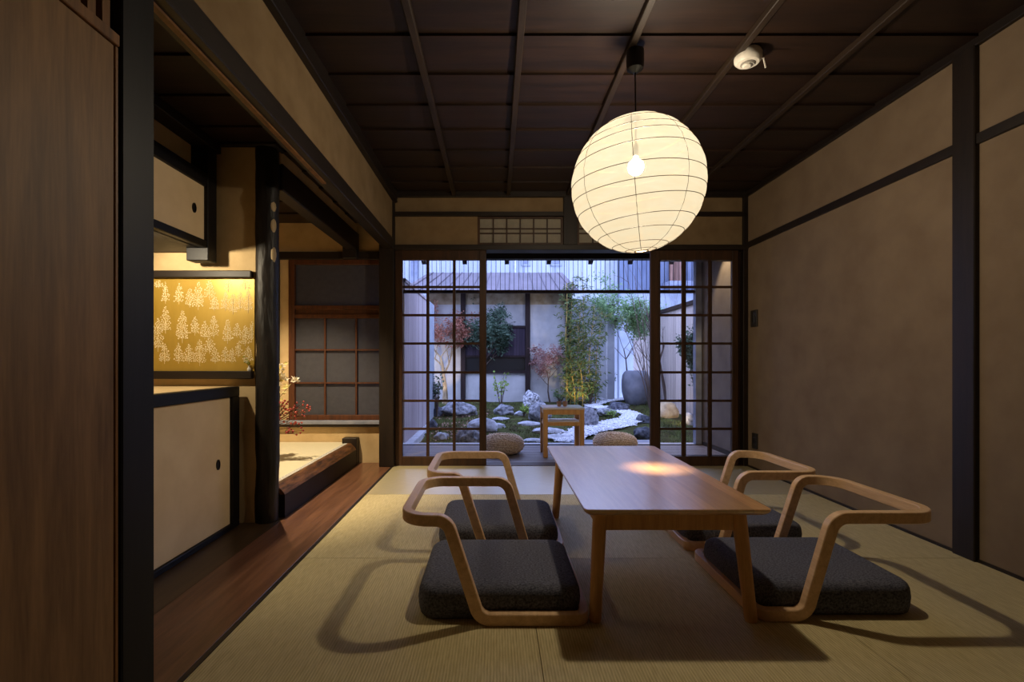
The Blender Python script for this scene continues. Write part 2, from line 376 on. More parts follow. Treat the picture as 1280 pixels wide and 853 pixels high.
# ceiling: overlapping boards along X, each lapping over the next
b = B(); y = YB + .1
k = 0
yj = [1.99 + .272*i - 13*.272 for i in range(0, 22)]
for i in range(len(yj)-1):
    y0, y1 = yj[i], yj[i+1]+.012
    if y0 > YB + .06: break
    y1 = min(y1, YB+.1)
    vs = [(XL-.1,y0,ZC-.010),(XR+.05,y0,ZC-.010),(XR+.05,y1,ZC+.002),(XL-.1,y1,ZC+.002),(XL-.1,y0,ZC+.03),(XR+.05,y0,ZC+.03),(XR+.05,y1,ZC+.03),(XL-.1,y1,ZC+.03)]
    b.add(vs, [(0,3,2,1),(4,5,6,7),(0,1,5,4),(1,2,6,5),(2,3,7,6),(3,0,4,7)])
struct('ceiling', b, M['ceiling'], 'dark board ceiling with lapped planks')
for i, x in enumerate([-.335, .10, .575, 1.05, 1.525]):
    struct('ceiling_batten' if i == 0 else 'ceiling_batten', B().box(x-.015, x+.015, -1.5, YB, ZC-.034, ZC-.004, .003), M['ceiling_rod'], 'slim dark batten running along the ceiling')
struct('roof_slab', B().box(-2.4, 2.4, -1.7, 4.98, 2.26, 2.36), M['dark_x'], 'roof over the house')
# cornices
struct('trim_1', B().box(XR-.02, XR+.05, -1.5, YB, 2.16, ZC+.02, .003).box(XL-.02, XL+.03, -1.5, YB, 2.115, ZC+.02, .003).box(XL, XR, YB-.02, YB+.05, 2.158, ZC+.02, .003), M['dark_y'], 'dark cornice under the ceiling')
# right wall
struct('wall_right', B().box(XR, XR+.12, -1.6, YB+.1, -.1, 2.26), M['plaster_right'], 'brown earth plaster wall on the right')
struct('trim_2', B().box(XR-.014, XR+.01, -1.5, YB, 1.748, 1.793, .002), M['dark_y'], 'dark rail along the right wall')
struct('wall_post', B().box(XR-.022, XR+.03, 2.005, 2.106, 0, 2.17, .004), M['dark'], 'dark post in the right wall')
struct('baseboard_right', B().box(XR-.008, XR+.005, -1.5, YB, 0, .012), M['dark_y'], 'thin dark floor strip at the right wall')
struct('wall_rear', B().box(-1.0, XR+.12, -1.6, -1.5, -.1, 2.26), M['plaster_right'], 'plaster wall behind the viewer')
# ---- back wall
S = F / YB
def bx(px): return PX(px, YB)
def bz(py): return PZ(py, YB)
b = B()
b.box(XL, XR, YB+.01, YB+.06, bz(266), 2.26)                       # upper strip
b.box(XL, bx(597), YB+.012, YB+.06, bz(307), bz(268))              # left panel
b.box(bx(830), XR, YB+.012, YB+.06, bz(307), bz(268))              # right panel
struct('wall_back', b, M['plaster'], 'plaster panels above the sliding doors')
b = B()
b.box(XL, XR, YB-.012, YB+.07, bz(270.5), bz(265), .002)
b.box(XL, XR, YB-.02, YB+.11, bz(313), bz(306.5), .003)
struct('trim_3', b, M['dark_x'], 'dark rails over the sliding doors')
struct('trim_4', B().box(bx(704), bx(721.5), YB-.014, YB+.07, bz(306.5), 2.165, .003), M['dark'], 'short dark post above the door opening')
struct('trim_5', B().box(bx(928.5), XR+.01, YB-.012, YB+.09, 0, 2.165, .002), M['dark'], 'slim dark post in the far right corner')
struct('corner_post', B().box(-.93, -.812, YB-.045, YB+.09, 0, 2.2, .005), M['dark'], 'dark post in the far left corner')
struct('trim_6', B().box(XL, XR, YB+.0, YB+.12, -.06, .004, .002), M['door_wood_x'], 'wooden sill with door tracks')
# transom shoji
def transom(name, x0, x1, n):
    z0, z1 = bz(306), bz(271); y = YB+.02
    r = struct_root(name, 'small lattice paper window above the sliding doors', ((x0+x1)/2, y, z0))
    b = B(); t = .018
    b.box(x0, x0+t, y-.012, y+.012, z0, z1).box(x1-t, x1, y-.012, y+.012, z0, z1).box(x0+t, x1-t, y-.012, y+.012, z0, z0+t).box(x0+t, x1-t, y-.012, y+.012, z1-t*.7, z1)
    struct('frame', b, M['lattice'], parent=r)
    b = B()
    for i in range(1, n):
        x = x0+t+(x1-x0-2*t)*i/n; b.box(x-.005, x+.005, y-.009, y+.003, z0+t, z1-t*.7)
    for py in (285.5, 291.3): b.box(x0+t, x1-t, y-.008, y+.002, bz(py)-.005, bz(py)+.005)
    struct('muntin', b, M['lattice'], parent=r)
    struct('paper_pane', B().box(x0+t, x1-t, y+.004, y+.007, z0+t, z1-t*.7), M['shoji'], parent=r)
transom('window_1', bx(597), bx(704), 6)
transom('window_2', bx(721.5), bx(830), 6)
# lattice glass doors
def lattice_door(name, label, x0, x1, sl, sr, vx, y, hz, top, bot, rail_b, rail_t, mw=.0115, mh=.0095):
    r = struct_root(name, label, ((x0+x1)/2, y, bot)); d = .016
    b = B()
    b.box(x0, x0+sl, y-d, y+d, bot, top, .003).box(x1-sr, x1, y-d, y+d, bot, top, .003)
    b.box(x0+sl, x1-sr, y-d, y+d, top-rail_t, top, .002).box(x0+sl, x1-sr, y-d, y+d, bot, bot+rail_b, .002)
    struct('frame', b, M['lattice'], parent=r)
    b = B()
    for x in vx: b.box(x-mw, x+mw, y-.012, y+.006, bot+rail_b, top-rail_t, .002)
    for z in hz: b.box(x0+sl, x1-sr, y-.010, y+.006, z-mh, z+mh, .002)
    struct('muntin', b, M['lattice'], parent=r)
    struct('glass_pane', B().box(x0+sl, x1-sr, y+.006, y+.009, bot+rail_b, top-rail_t), M['glass'], parent=r)
    return r
YD = YB+.02
def dz(py): return PZ(py, YD)
hz = [dz(359.1), dz(394.3), dz(429.7), dz(465.7), dz(501.2), dz(536.2)]
lattice_door('door_1', 'glazed lattice sliding door on the left of the veranda opening', PX(494.5,YD), PX(608,YD), .058, .056, [PX(534.9,YD), PX(567.9,YD)], YD, hz, bz(313), .004, dz(570.5)-.004, .077)
lattice_door('door_2', 'glazed lattice sliding door on the right of the veranda opening', PX(812.5,YD), PX(922,YD), .07, .05, [PX(853.5,YD), PX(886,YD)], YD, hz, bz(313), .004, dz(570.5)-.004, .077)
YD2 = YD+.04
lattice_door('door_3', 'second lattice door stacked behind the right one', PX(818.0,YD2), PX(927.8,YD2), .045, .075, [PX(855.3,YD2), PX(887.6,YD2)], YD2, [PZ(p,YD2) for p in (359.1,394.3,429.7,465.7,501.2,536.2)], bz(313), .004, dz(570.5)-.004, .077)
# plates on the right wall next to the corner
def wall_plate(y0, y1, z0, z1, label, cat, name):
    r = thing(name, label, cat, (XR, (y0+y1)/2, z0))
    part('plate', B().box(XR-.012, XR+.002, y0, y1, z0, z1, .003), M['plate'], r)
    ym = (y0+y1)/2; zm = (z0+z1)/2; h = (z1-z0)
    part('rocker' if cat == 'switch' else 'socket', B().box(XR-.016, XR-.010, ym-.012, ym+.012, zm-h*.25, zm+h*.25, .002), M['metal_black'], r)
wall_plate(3.70, 3.79, 1.11, 1.24, 'dark switch plate on the right wall beside the lattice door', 'switch', 'switch_plate')
wall_plate(3.70, 3.77, .16, .28, 'dark socket plate low on the right wall by the corner', 'socket', 'wall_socket')

# ---- left side of the room: near door, posts, hanging wall
struct('wall_left_near', B().box(-.98, -.852, -1.5, 1.05, -.1, 2.26), M['plaster'], 'wall behind the tall wooden panel')
r = struct_root('door_4', 'tall brown wooden sliding panel on the near left', (-.835, .6, 0))
XD = -.826
struct('panel', B().box(XD-.022, XD-.002, -.2, 1.041, 0, 1.526, .002), M['panel_wood'], parent=r)
struct('edge_strip', B().box(XD-.02, XD, 1.042, 1.050, 0, 1.526, .001), M['door_wood'], parent=r)
struct('top_rail', B().box(XD-.022, XD+.004, -.2, 1.050, 1.527, 1.553, .002), M['door_wood'], parent=r)
b = B()
for i in range(18):
    y = 1.022 - i*.0365
    b.box(XD-.02, XD-.004, y-.010, y+.010, 1.553, 1.80)
struct('slat_screen', b, M['door_wood'], parent=r)
struct('post_near', B().box(-.935, XL, 1.053, 1.153, -.05, 2.2, .003), M['black'], 'black post between the wooden panel and the alcove')
b = B().box(-.90, XL-.004, 1.10, YB, 1.815, 2.2)
struct('wall_left', b, M['plaster'], 'hanging plaster wall above the left opening')
b = B().box(-.895, XL+.004, 1.12, YB, 1.735, 1.82, .004)
struct('beam_left', b, M['dark_y'], 'dark beam under the hanging plaster wall')
struct('trim_7', B().box(-.868, -.850, 1.16, 2.4, 1.727, 1.737), M['door_wood'], 'thin wooden strip under the left beam')

# ---- left bay
YW = 2.50; XK = -1.135; YF = 3.98
struct('floor_boards', B().box(XK, XL-.018, .95, YF, -.06, 0, .002), M['floorboard'], 'long reddish polished floorboard along the mats')
struct('trim_8', B().box(XL-.017, XL-.001, .95, YB, -.06, .001), M['dark_y'], 'dark edging between the floorboard and the mats')
struct('floor_alcove', B().box(-2.2, XK-.001, .95, YF+.05, -.06, -.001), M['floor_dark'], 'dark floorboards in front of the cabinets')
struct('wall_bay_near', B().box(-2.2, -.9, .88, .98, -.06, 2.2), M['plaster_cream'], 'plaster wall closing the alcove bay')
struct('wall_bay_left', B().box(-2.25, -2.12, .95, YF+.1, -.06, 2.2), M['plaster_cream'], 'plaster wall on the far side of the alcove')
b = B()
for i in range(12):
    y0 = 1.763 - 4*.27 + i*.27
    if y0 > YF: break
    y1 = min(y0+.28, YF+.05)
    vs = [(-2.2,y0,1.963),(-.86,y0,1.963),(-.86,y1,1.974),(-2.2,y1,1.974),(-2.2,y0,2.0),(-.86,y0,2.0),(-.86,y1,2.0),(-2.2,y1,2.0)]
    b.add(vs, [(0,3,2,1),(4,5,6,7),(0,1,5,4),(1,2,6,5),(2,3,7,6),(3,0,4,7)])
struct('ceiling_alcove', b, M['ceiling'], 'low dark board ceiling over the alcove')
# wall with the gold wallpaper
struct('wall_alcove', B().box(-2.15, -1.20, YW, YW+.07, -.05, 2.0), M['plaster_cream'], 'cream plaster wall of the shelf alcove')
struct('beam_alcove', B().box(-2.15, XK, YW-.03, YW+.08, 1.955, 2.0, .003), M['dark_x'], 'dark head beam over the alcove wall')
b = B().box(-2.1, -1.255, YW-.006, YW+.001, .79, 1.278)
def wp(cx, cy): return (PX(180+cx/4.267, YW-.006), PZ(330+cy/4.267, YW-.006))
trees = [(115,98,212,34),(187,103,216,42),(245,128,232,40),(290,98,246,52),(350,86,192,50),(376,165,252,38),(435,150,252,38),(475,158,270,44),(512,150,250,44),(556,140,262,40),
         (450,86,150,40),(540,86,140,50),(75,290,470,52),(115,228,372,50),(205,246,424,58),(272,282,382,40),(325,306,402,44),(372,276,400,48),(446,296,428,46),(496,316,392,36),(540,330,440,50),(575,310,420,34),
         (110,428,534,48),(185,424,532,44),(240,430,534,48),(298,404,545,56),(350,392,480,56),(380,444,532,40),(434,444,530,38),(470,450,532,36),(503,418,500,40),(556,440,530,46),
         (80,84,130,40),(20,120,230,44),(25,260,400,54),(20,430,530,48),(-20,200,330,44),(-30,380,500,50)]
dots = {}
for (cx, t0, t1, w) in trees:
    hgt = t1 - t0; random.seed(int(cx*7+t0))
    # trunk
    xa, za = wp(cx, t1); xb, zb = wp(cx, t0+hgt*.25)
    b.box(xa-.0007, xa+.0007, YW-.0075, YW-.006, za, zb, mi=1)
    for i in range(int(hgt*8)):
        u = random.random()**.8; yy = t0 + u*hgt*.86
        half = w*.62*(.10+.90*math.sin(min(1,u*1.25)*PI/2))*(.55+.45*abs(math.sin(u*PI*4+cx))); xx = cx + random.uniform(-1,1)*half
        x, z = wp(xx, yy); rr = random.uniform(.0026, .0046)
        if x > -1.262 or z > 1.272 or z < .796: continue
        key = (int(x/.008), int(z/.008)); near = [d_ for a_ in (-1,0,1) for c_ in (-1,0,1) for d_ in dots.get((key[0]+a_, key[1]+c_), ())]
        if any((x-q[0])**2+(z-q[1])**2 < (rr+q[2]+.0002)**2 for q in near): continue
        dots.setdefault(key, []).append((x, z, rr))
        b.add([(x+rr*math.cos(2*PI*k/6), YW-.0070, z+rr*math.sin(2*PI*k/6)) for k in range(6)], [tuple(range(6))], 1)
random.seed(11)
solo('wallpaper_panel', b, [M['gold'], M['gold_print']], 'gold wallpaper panel printed with pale little trees above the cabinet', 'wallpaper')
struct('trim_9', B().box(-2.1, -1.262, YW-.030, YW+.001, PZ(347,YW-.03), PZ(338,YW-.03), .004), M['dark_x'], 'glossy dark rail above the gold wallpaper')
struct('trim_10', B().box(-2.1, -1.262, YW-.030, YW+.001, PZ(474,YW-.03), PZ(464,YW-.03), .003), M['dark_x'], 'dark sill under the gold wallpaper')
struct('wall_alcove_side', B().box(-2.15, -1.52, 1.0, YW, 1.776, 2.0), M['plaster_cream'], 'plaster strip above the wall cabinet')
struct('trim_11', B().box(-1.54, -1.43, 1.0, YW, 1.918, 1.968, .003), M['dark_y'], 'dark cornice above the wall cabinet')

# cabinets
def pull(cx, y, z, parent, h=.05, w=.03):
    b = B(); n = 20
    prof = []
    ring = [(w/2*math.cos(2*PI*k/n), h/2*math.sin(2*PI*k/n)) for k in range(n)]
    v = [(cx+.003, y+a, z+c) for a, c in ring] + [(cx+.003, y+a*.72, z+c*.8) for a, c in ring] + [(cx-.0008, y+a*.66, z+c*.74) for a, c in ring] + [(cx-.001, y+a, z+c) for a, c in ring]
    f = [(k,(k+1)%n,n+(k+1)%n,n+k) for k in range(n)] + [(n+k,n+(k+1)%n,2*n+(k+1)%n,2*n+k) for k in range(n)] + [tuple(range(2*n,3*n))] + [(3*n+k,3*n+(k+1)%n,(k+1)%n,k) for k in range(n)]
    b.add(v, f); part('handle', b, M['metal_black'], parent, True, 'black oval finger pull')
# floor cabinet, face on X = -1.316
XA = -1.316
t = thing('floor_cabinet', 'low built-in cabinet with cream sliding doors and black frame, standing on the dark floorboards', 'cabinet', (-1.7, 1.9, 0))
part('body', B().box(-2.1, XA-.03, 1.0, 2.455, 0, .690), M['plaster_cream'], t)
part('top_panel', B().box(-2.1, XA-.045, 1.0, 2.49, .690, .711), M['plaster_cream'], t, False, 'cream top surface')
b = B().box(XA-.045, XA, 1.0, 2.465, .661, .712, .003).box(XA-.045, XA, 1.0, 2.465, 0, .027, .003).box(XA-.045, XA, 2.40, 2.465, .027, .661, .003)
part('frame', b, M['black'], t, False, 'black frame')
for (y0, y1, yh) in ((1.70, 2.40, 2.295), (1.02, 1.72, 1.12)):
    off = 0 if y0 > 1.5 else -.012
    dd = part('door', B().box(XA-.026+off, XA-.014+off, y0, y1, .027, .661, .002), M['fusuma'], t, False, 'cream paper sliding door')
    pull(XA-.0125+off, yh, .345, dd)
# wall cabinet, face on X = -1.44
XU = -1.44
t = thing('wall_cabinet', 'hanging cabinet with cream sliding doors and black frame, fixed high in the alcove', 'cabinet', (-1.75, 1.9, 1.405))
part('body', B().box(-2.1, XU-.03, 1.0, 2.47, 1.415, 1.765), M['plaster_cream'], t)
b = B().box(XU-.045, XU, 1.0, 2.40, 1.712, 1.776, .003).box(XU-.045, XU, 1.0, 2.40, 1.405, 1.442, .003).box(-2.1, XU-.03, 1.0, 2.48, 1.405, 1.416)
part('frame', b, M['black'], t, False, 'black frame')
part('corner_post', B().box(XU-.105, XU+.005, 2.392, 2.468, 1.344, 1.95, .003), M['black'], t, False, 'black corner post')
for (y0, y1, yh) in ((1.70, 2.392, 2.31), (1.02, 1.72, 1.10)):
    off = 0 if y0 > 1.5 else -.012
    dd = part('door', B().box(XU-.026+off, XU-.014+off, y0, y1, 1.442, 1.712, .002), M['fusuma'], t, False, 'cream paper sliding door')
    pull(XU-.0125+off, yh, 1.58, dd, .048, .03)

# alcove log post
random.seed(3)
b = B(); pts = []; rad = []; n = 18; xc, yc = -1.208, 2.535; K = 70
vs = []
for i in range(K+1):
    z = 1.96*i/K
    for j in range(n):
        a = 2*PI*j/n
        r = .058*(1 + .10*noise.noise(Vector((math.cos(a)*1.4, math.sin(a)*1.4, z*5))) + .05*noise.noise(Vector((math.cos(a)*4, math.sin(a)*4, z*14))))
        vs.append((xc+r*math.cos(a), yc+r*math.sin(a), z))
fs = [(i*n+j, i*n+(j+1)%n, (i+1)*n+(j+1)%n, (i+1)*n+j) for i in range(K) for j in range(n)]
b.add(vs, fs)
r = thing('alcove_log_post', 'rough dark log post standing between the shelf alcove and the picture alcove', 'post', (xc, yc, 0))
part('trunk', b, M['log'], r, True)
for py, hh in ((258, .062), (282, .082), (318, .10)):
    z = PZ(py, 2.50); a = -.62
    c = (xc+.054*math.cos(a), yc+.054*math.sin(a), z)
    part('cut_knot', B().ico((0,0,0), 1, 2, 0, (.008,.017,hh/2)), M['knot'], r, True, 'cut knot with its lit look painted pale')
    o = COL.objects[-1] if False else r.children[-1]
for o in r.children:
    pass
# (knots are placed after creation so that they face outwards)
kn = [o for o in r.children if o.name.startswith('cut_knot')]
for o, (py, hh) in zip(kn, ((258,.062),(282,.082),(318,.10))):
    a = -.55
    for v in o.data.vertices: v.co += wloc(r)
    o.location = Vector((.054*math.cos(a), .054*math.sin(a), PZ(py, 2.50))); o.rotation_euler = (0,0,a)

# picture alcove (tokonoma)
ZP = .172
struct('platform_alcove', B().box(-2.12, -1.215, 2.57, YF, 0, ZP-.012), M['dark_x'], 'raised platform of the alcove')
b = B().box(-2.12, -1.235, 2.575, YF-.005, ZP-.012, ZP)
r = thing('alcove_mat', 'pale straw mat with patterned edging on the raised alcove platform', 'tatami mat', (-1.7, 3.3, ZP-.012))
part('straw', b, M['tatami_white'], r)
part('edging', B().box(-1.235, -1.205, 2.575, YF-.005, ZP-.012, ZP+.001), M['heri'], r, False, 'grey and white patterned edging')
b = B().prism([(-1.204, 0), (XK, 0), (XK, .122), (XK-.014, .145), (-1.19, ZP), (-1.204, ZP)], 'y', 2.58, 3.86)
b = B()
b.prism([(-1.204, 0), (XK, 0), (XK, .124), (-1.204, .124)], 'y', 2.58, 3.90, 0)
b.prism([(-1.204, .124), (XK, .124), (XK-.012, .142), (-1.178, ZP+.002), (-1.204, ZP+.002)], 'y', 2.58, 3.90, 1)
struct('trim_12', b, [M['black'], M['bark_edge']], 'bark edged beam along the alcove platform')
struct('trim_13', B().box(-1.252, XK+.002, 3.90, YF, 0, .215, .004), M['dark'], 'stub post at the end of the platform beam')
struct('beam_lintel', B().box(-1.225, XK, 2.56, YF-.07, 1.753, 1.897, .006).box(-1.25, XK, YF-.075, YF, 1.68, 1.897, .004), M['dark_y'], 'dark lintel over the picture alcove')
struct('wall_lintel', B().box(-1.21, -1.15, 2.56, YF, 1.89, 1.97), M['plaster_cream'], 'plaster above the alcove lintel')
def fx(px): return PX(px, YF)
def fz(py): return PZ(py, YF)
# far wall of the bay with the frosted window
b = B()
b.box(-2.15, fx(361), YF, YF+.08, 0, 2.2).box(fx(361), -.81, YF, YF+.08, fz(318), 2.2).box(fx(361), -.81, YF, YF+.08, -.06, fz(530))
struct('wall_bay_far', b, M['plaster_cream'], 'cream plaster wall around the frosted window')
b = B().box(-2.12, -.92, YF-.025, YF+.02, fz(325), fz(315.5), .003)
b.box(fx(345), fx(350), YF-.02, YF+.01, fz(530), fz(325), .002)
b.box(fx(345), -.92, YF-.035, YF+.06, fz(533.5), fz(530), .002)
struct('trim_14', b, M['dark_x'], 'dark frame around the frosted window')
struct('trim_15', B().box(fx(347), -.925, YF-.045, YF+.03, fz(530), fz(525.5), .003), M['concrete'], 'grey window sill')
x0, x1 = fx(361), -.93; yy = YF+.012
r = struct_root('window_3', 'frosted glass window with wooden lattice beside the corner post', ((x0+x1)/2, yy, fz(525)))
b = B()
b.box(x0, x0+.05, yy-.02, yy+.03, fz(525.5), fz(325), .002).box(x0+.05, x1, yy-.018, yy+.03, fz(331), fz(325), .002)
b.box(x0+.05, x1, yy-.018, yy+.03, fz(387), fz(382), .002).box(x0+.05, x1, yy-.018, yy+.03, fz(398), fz(393), .002).box(x0+.05, x1, yy-.018, yy+.03, fz(525.5), fz(519), .002)
b.box(x0+.05, x1, yy+.0, yy+.03, fz(393), fz(387))
struct('frame', b, M['lattice_red'], parent=r)
b = B()
for px in (406, 445): b.box(fx(px)-.007, fx(px)+.007, yy-.010, yy+.012, fz(519), fz(398))
for py in (437.5, 479): b.box(x0+.05, x1, yy-.009, yy+.011, fz(py)-.006, fz(py)+.006)
struct('muntin', b, M['lattice_red'], parent=r)
struct('glass_pane', B().box(x0+.05, x1, yy+.012, yy+.016, fz(382), fz(331)).box(x0+.05, x1, yy+.012, yy+.016, fz(519), fz(398)), M['frosted'], parent=r)

# flower arrangement standing on the alcove platform behind the log post
random.seed(21)
vx, vy = -1.60, 3.22
t = thing('flower_vase', 'dark vase of berry twigs and cream flowers on the alcove mat behind the log post', 'vase', (vx, vy, ZP+.001))
prof = [(.045,0),(.06,.02),(.07,.08),(.06,.14),(.035,.19),(.032,.22),(.038,.225),(.030,.222),(.028,.19),(.0,.18)]
part('vase_body', B().lathe(prof, (vx, vy, ZP+.001), 28), M['ceramic_dark'], t, True)
def P3(px, py, Y): return Vector((PX(px,Y), Y, PZ(py,Y)))
tw = B(); lf = B(); fl = B(); br = B()
def twig(target, r0=.004, sag=.03):
    p0 = Vector((vx+random.uniform(-.012,.012), vy+random.uniform(-.012,.012), ZP+.2)); p1 = Vector(target)
    pts = []
    for i in range(9):
        u = i/8; p = p0.lerp(p1, u); p.z += math.sin(u*PI)*sag; p.x += .008*noise.noise(Vector((u*6, target[0]*9, 1))); pts.append(p)
    tw.tube(pts, [r0*(1-.7*i/8) for i in range(9)], 6); return pts
# berries, low and to the right
t_berry = []
for i in range(15):
    px, py = random.uniform(350, 386), random.uniform(502, 527); Y = random.uniform(3.12, 3.3)
    if i < 3: px, py = random.uniform(365, 380), random.uniform(528, 545)
    pts = twig(P3(px, py, Y), .0034, -.01)
    for k in range(6):
        c = pts[random.choice((6,7,8))] + Vector((random.uniform(-.03,.03), random.uniform(-.03,.03), random.uniform(-.025,.03)))
        q = pts[6]; tw.tube([q, q.lerp(c,.6)+Vector((0,0,.004)), c], [.0014,.0012,.001], 4)
        t_berry.append((c, random.uniform(.0055,.0085)))
# leaves and flowers, high
t_bloom = []
for i in range(9):
    px, py = random.uniform(344, 364), random.uniform(455, 490); Y = random.uniform(3.14, 3.3)
    if i == 0: px, py = 369, 476
    pts = twig(P3(px, py, Y), .0035, .03)
    for k in range(6):
        p = pts[random.choice((5,6,7,8))] + Vector((random.uniform(-.02,.02), random.uniform(-.02,.02), random.uniform(-.02,.02)))
        lf.leaf(p, (random.uniform(-1,1), random.uniform(-1,1), random.uniform(-.4,1)), random.uniform(.02,.03), random.uniform(.035,.055))
    bl = B()
    for k in range(9):
        bl.leaf(pts[8], (random.uniform(-1,1), random.uniform(-1,1), random.uniform(-.5,1)), random.uniform(.018,.026), random.uniform(.03,.045))
    t_bloom.append(bl)
part('twigs', tw, M['twig'], t, True); part('leaves', lf, M['leaf_yellow'], t)
for bl in t_bloom: part('blossom', bl, M['leaf_white'], t, False, 'cream blossom')
b0 = None
for c, r_ in t_berry:
    if b0 is None:
        b0 = part('berry', B().ico(tuple(wloc(t)), 1, 2), M['berry'], t, True, 'red berry'); o = b0
    else:
        o = b0.copy(); COL.objects.link(o)
    o.location = c - wloc(t); o.scale = (r_, r_, r_)
# tiny bud vase on the sill
vx2, vy2, vz2 = PX(311, YW-.02), YW-.018, PZ(464,YW-.03)
t = thing('bud_vase', 'tiny white bud vase with a green sprig on the sill under the gold wallpaper', 'vase', (vx2, vy2, vz2))
part('vase_body', B().lathe([(.007,0),(.009,.004),(.009,.012),(.004,.02),(.004,.026),(.0055,.028),(.003,.027),(0,.02)], (vx2,vy2,vz2), 16), M['ceramic_white'], t, True)
b = B(); lb = B(); wb = B()
for i in range(6):
    tx = Vector((vx2+random.uniform(-.045,.018), vy2-random.uniform(0,.02), vz2+random.uniform(.045,.075)))
    p0 = Vector((vx2,vy2,vz2+.024)); b.tube([p0, p0.lerp(tx,.5)+Vector((0,0,.006)), tx], [.001,.0009,.0006], 4)
    for k in range(4):
        q = p0.lerp(tx, random.uniform(.5,1)); (lb if k % 2 else wb).leaf(q, (random.uniform(-1,1),random.uniform(-1,.2),random.uniform(-.3,1)), .007, .013)
part('stems', b, M['leaf_fresh'], t); part('leaves', lb, M['leaf_fresh'], t); part('petals', wb, M['leaf_white'], t)

# ================================================================== FURNITURE
# ---- low table
TX0, TX1, TY0, TY1, TZ = .2775, .8675, 1.50, 2.637, .376
t = thing('low_table', 'low oak table with tapered legs in the middle of the mats', 'table', ((TX0+TX1)/2, (TY0+TY1)/2, 0))
def rrect(x0, x1, y0, y1, r, n=6):
    p = []
    for cx, cy, a0 in ((x1-r,y1-r,0),(x0+r,y1-r,90),(x0+r,y0+r,180),(x1-r,y0+r,270)):
        for i in range(n+1):
            a = math.radians(a0+90*i/n); p.append((cx+r*math.cos(a), cy+r*math.sin(a)))
    return p
b = B(); rings = []
for inset, z in ((.012, TZ-.020), (.003, TZ-.012), (0, TZ-.006), (.0, TZ-.002), (.002, TZ)):
    rings.append([(x, y, z) for x, y in rrect(TX0+inset, TX1-inset, TY0+inset, TY1-inset, .018)])
n = len(rings[0]); vs = sum(rings, [])
fs = [(i*n+j, i*n+(j+1)%n, (i+1)*n+(j+1)%n, (i+1)*n+j) for i in range(len(rings)-1) for j in range(n)] + [tuple(range(n-1,-1,-1)), tuple(range((len(rings)-1)*n, len(rings)*n))]
b.add(vs, fs); part('tabletop', b, M['oak'], t)
cxm = (TX0+TX1)/2
for sx in (-1, 1):
    for (yt, yb) in ((1.588, 1.552), (2.55, 2.586)):
        top = Vector((cxm+sx*.228, yt, TZ-.018)); bot = Vector((cxm+sx*.2525, yb, 0))
        pts = [bot, bot.lerp(top,.02), bot.lerp(top,.3), bot.lerp(top,.7), top]
        part('leg', B().tube(pts, [.0175,.0195,.0205,.0225,.0235], 20), M['oak_leg'], t, True)
for yy0, yy1 in ((1.578, 1.598), (2.54, 2.56)):
    part('apron', B().box(cxm-.215, cxm+.215, yy0, yy1, .284, TZ-.018, .003), M['oak_leg'], t)
for sx in (-1, 1):
    part('apron', B().box(cxm+sx*.225-.010, cxm+sx*.225+.010, 1.60, 2.54, .284, TZ-.018, .003), M['oak_leg'], t)

# ---- floor chairs: one bent loop and a thick cushion; local x = to the rear, y = from the sitter's right side to the left, front at x = 0
def fillet(pts, rad, n=9):
    out = []; k = len(pts)
    for i in range(k):
        p = Vector(pts[i]); a = Vector(pts[i-1]) - p; c = Vector(pts[(i+1) % k]) - p; a.normalize(); c.normalize()
        ang = a.angle(c); tl = rad[i] / math.tan(ang/2); s0 = p + a*tl; s1 = p + c*tl
        bis = (a+c).normalized(); cen = p + bis*(rad[i]/math.sin(ang/2)); u = s0-cen; w = s1-cen; th = u.angle(w)
        for j in range(n+1):
            q = j/n; out.append(cen + (u*math.sin((1-q)*th) + w*math.sin(q*th))/math.sin(th))
    return out
CW = .525; hw = .0165; zt = .334; zb = .0185
loop = [(hw, CW-hw, zb), (hw, hw, zb), (.355, hw, zb), (.458, hw, zt), (.600, hw, zt), (.604, CW-hw, zt), (.258, CW-hw, zt), (.165, CW-hw, zb)]
rads = [.035, .035, .05, .05, .088, .085, .055, .05]
path = fillet(loop, rads)
a_, b_ = .0150, .0185; q = .0024
prof = [(-a_+q,-b_),(a_-q,-b_),(a_,-b_+q),(a_,b_-q),(a_-q,b_),(-a_+q,b_),(-a_,b_-q),(-a_,-b_+q)]
def cushion_mesh():
    x0, x1, y0, y1, z0, z1 = .022, .560, .036, CW-.036, .0, .104
    b = B(); rings = []
    def ring(ins, z, r): return [(x, y, z) for x, y in rrect(x0+ins, x1-ins, y0+ins, y1-ins, max(.005, r-ins), 8)]
    R = .066
    for ins, z in ((.05,z0+.0005),(.012,z0+.001),(.004,z0+.008),(.0,z0+.025),(-.003,z0+.055),(0,z0+.080),(.005,z0+.092),(.016,z0+.101),(.035,z0+.105),(.08,z0+.107),(.16,z0+.108)):
        rings.append(ring(ins, z, R + (.0 if ins < .03 else ins)))
    n = len(rings[0]); vs = sum(rings, [])
    fs = [(i*n+j, i*n+(j+1)%n, (i+1)*n+(j+1)%n, (i+1)*n+j) for i in range(len(rings)-1) for j in range(n)] + [tuple(range(n-1,-1,-1)), tuple(range((len(rings)-1)*n, len(rings)*n))]
    return b.add(vs, fs)
chair = thing('floor_chair', '', 'chair', (0,0,0), 'legless bentwood chairs around the low table')
part('frame', B().sweep(path, prof), M['chair_wood'], chair, True)
part('cushion', cushion_mesh(), M['cushion'], chair, True, 'thick charcoal seat cushion')
def place(o, loc, rz, label):
    o.location = loc; o.rotation_euler = (0,0,rz); o['label'] = label
def copy_tree(o, parent=None):
    c = o.copy(); COL.objects.link(c)
    if parent: c.parent = parent
    for ch in list(o.children): copy_tree(ch, c)
    return c
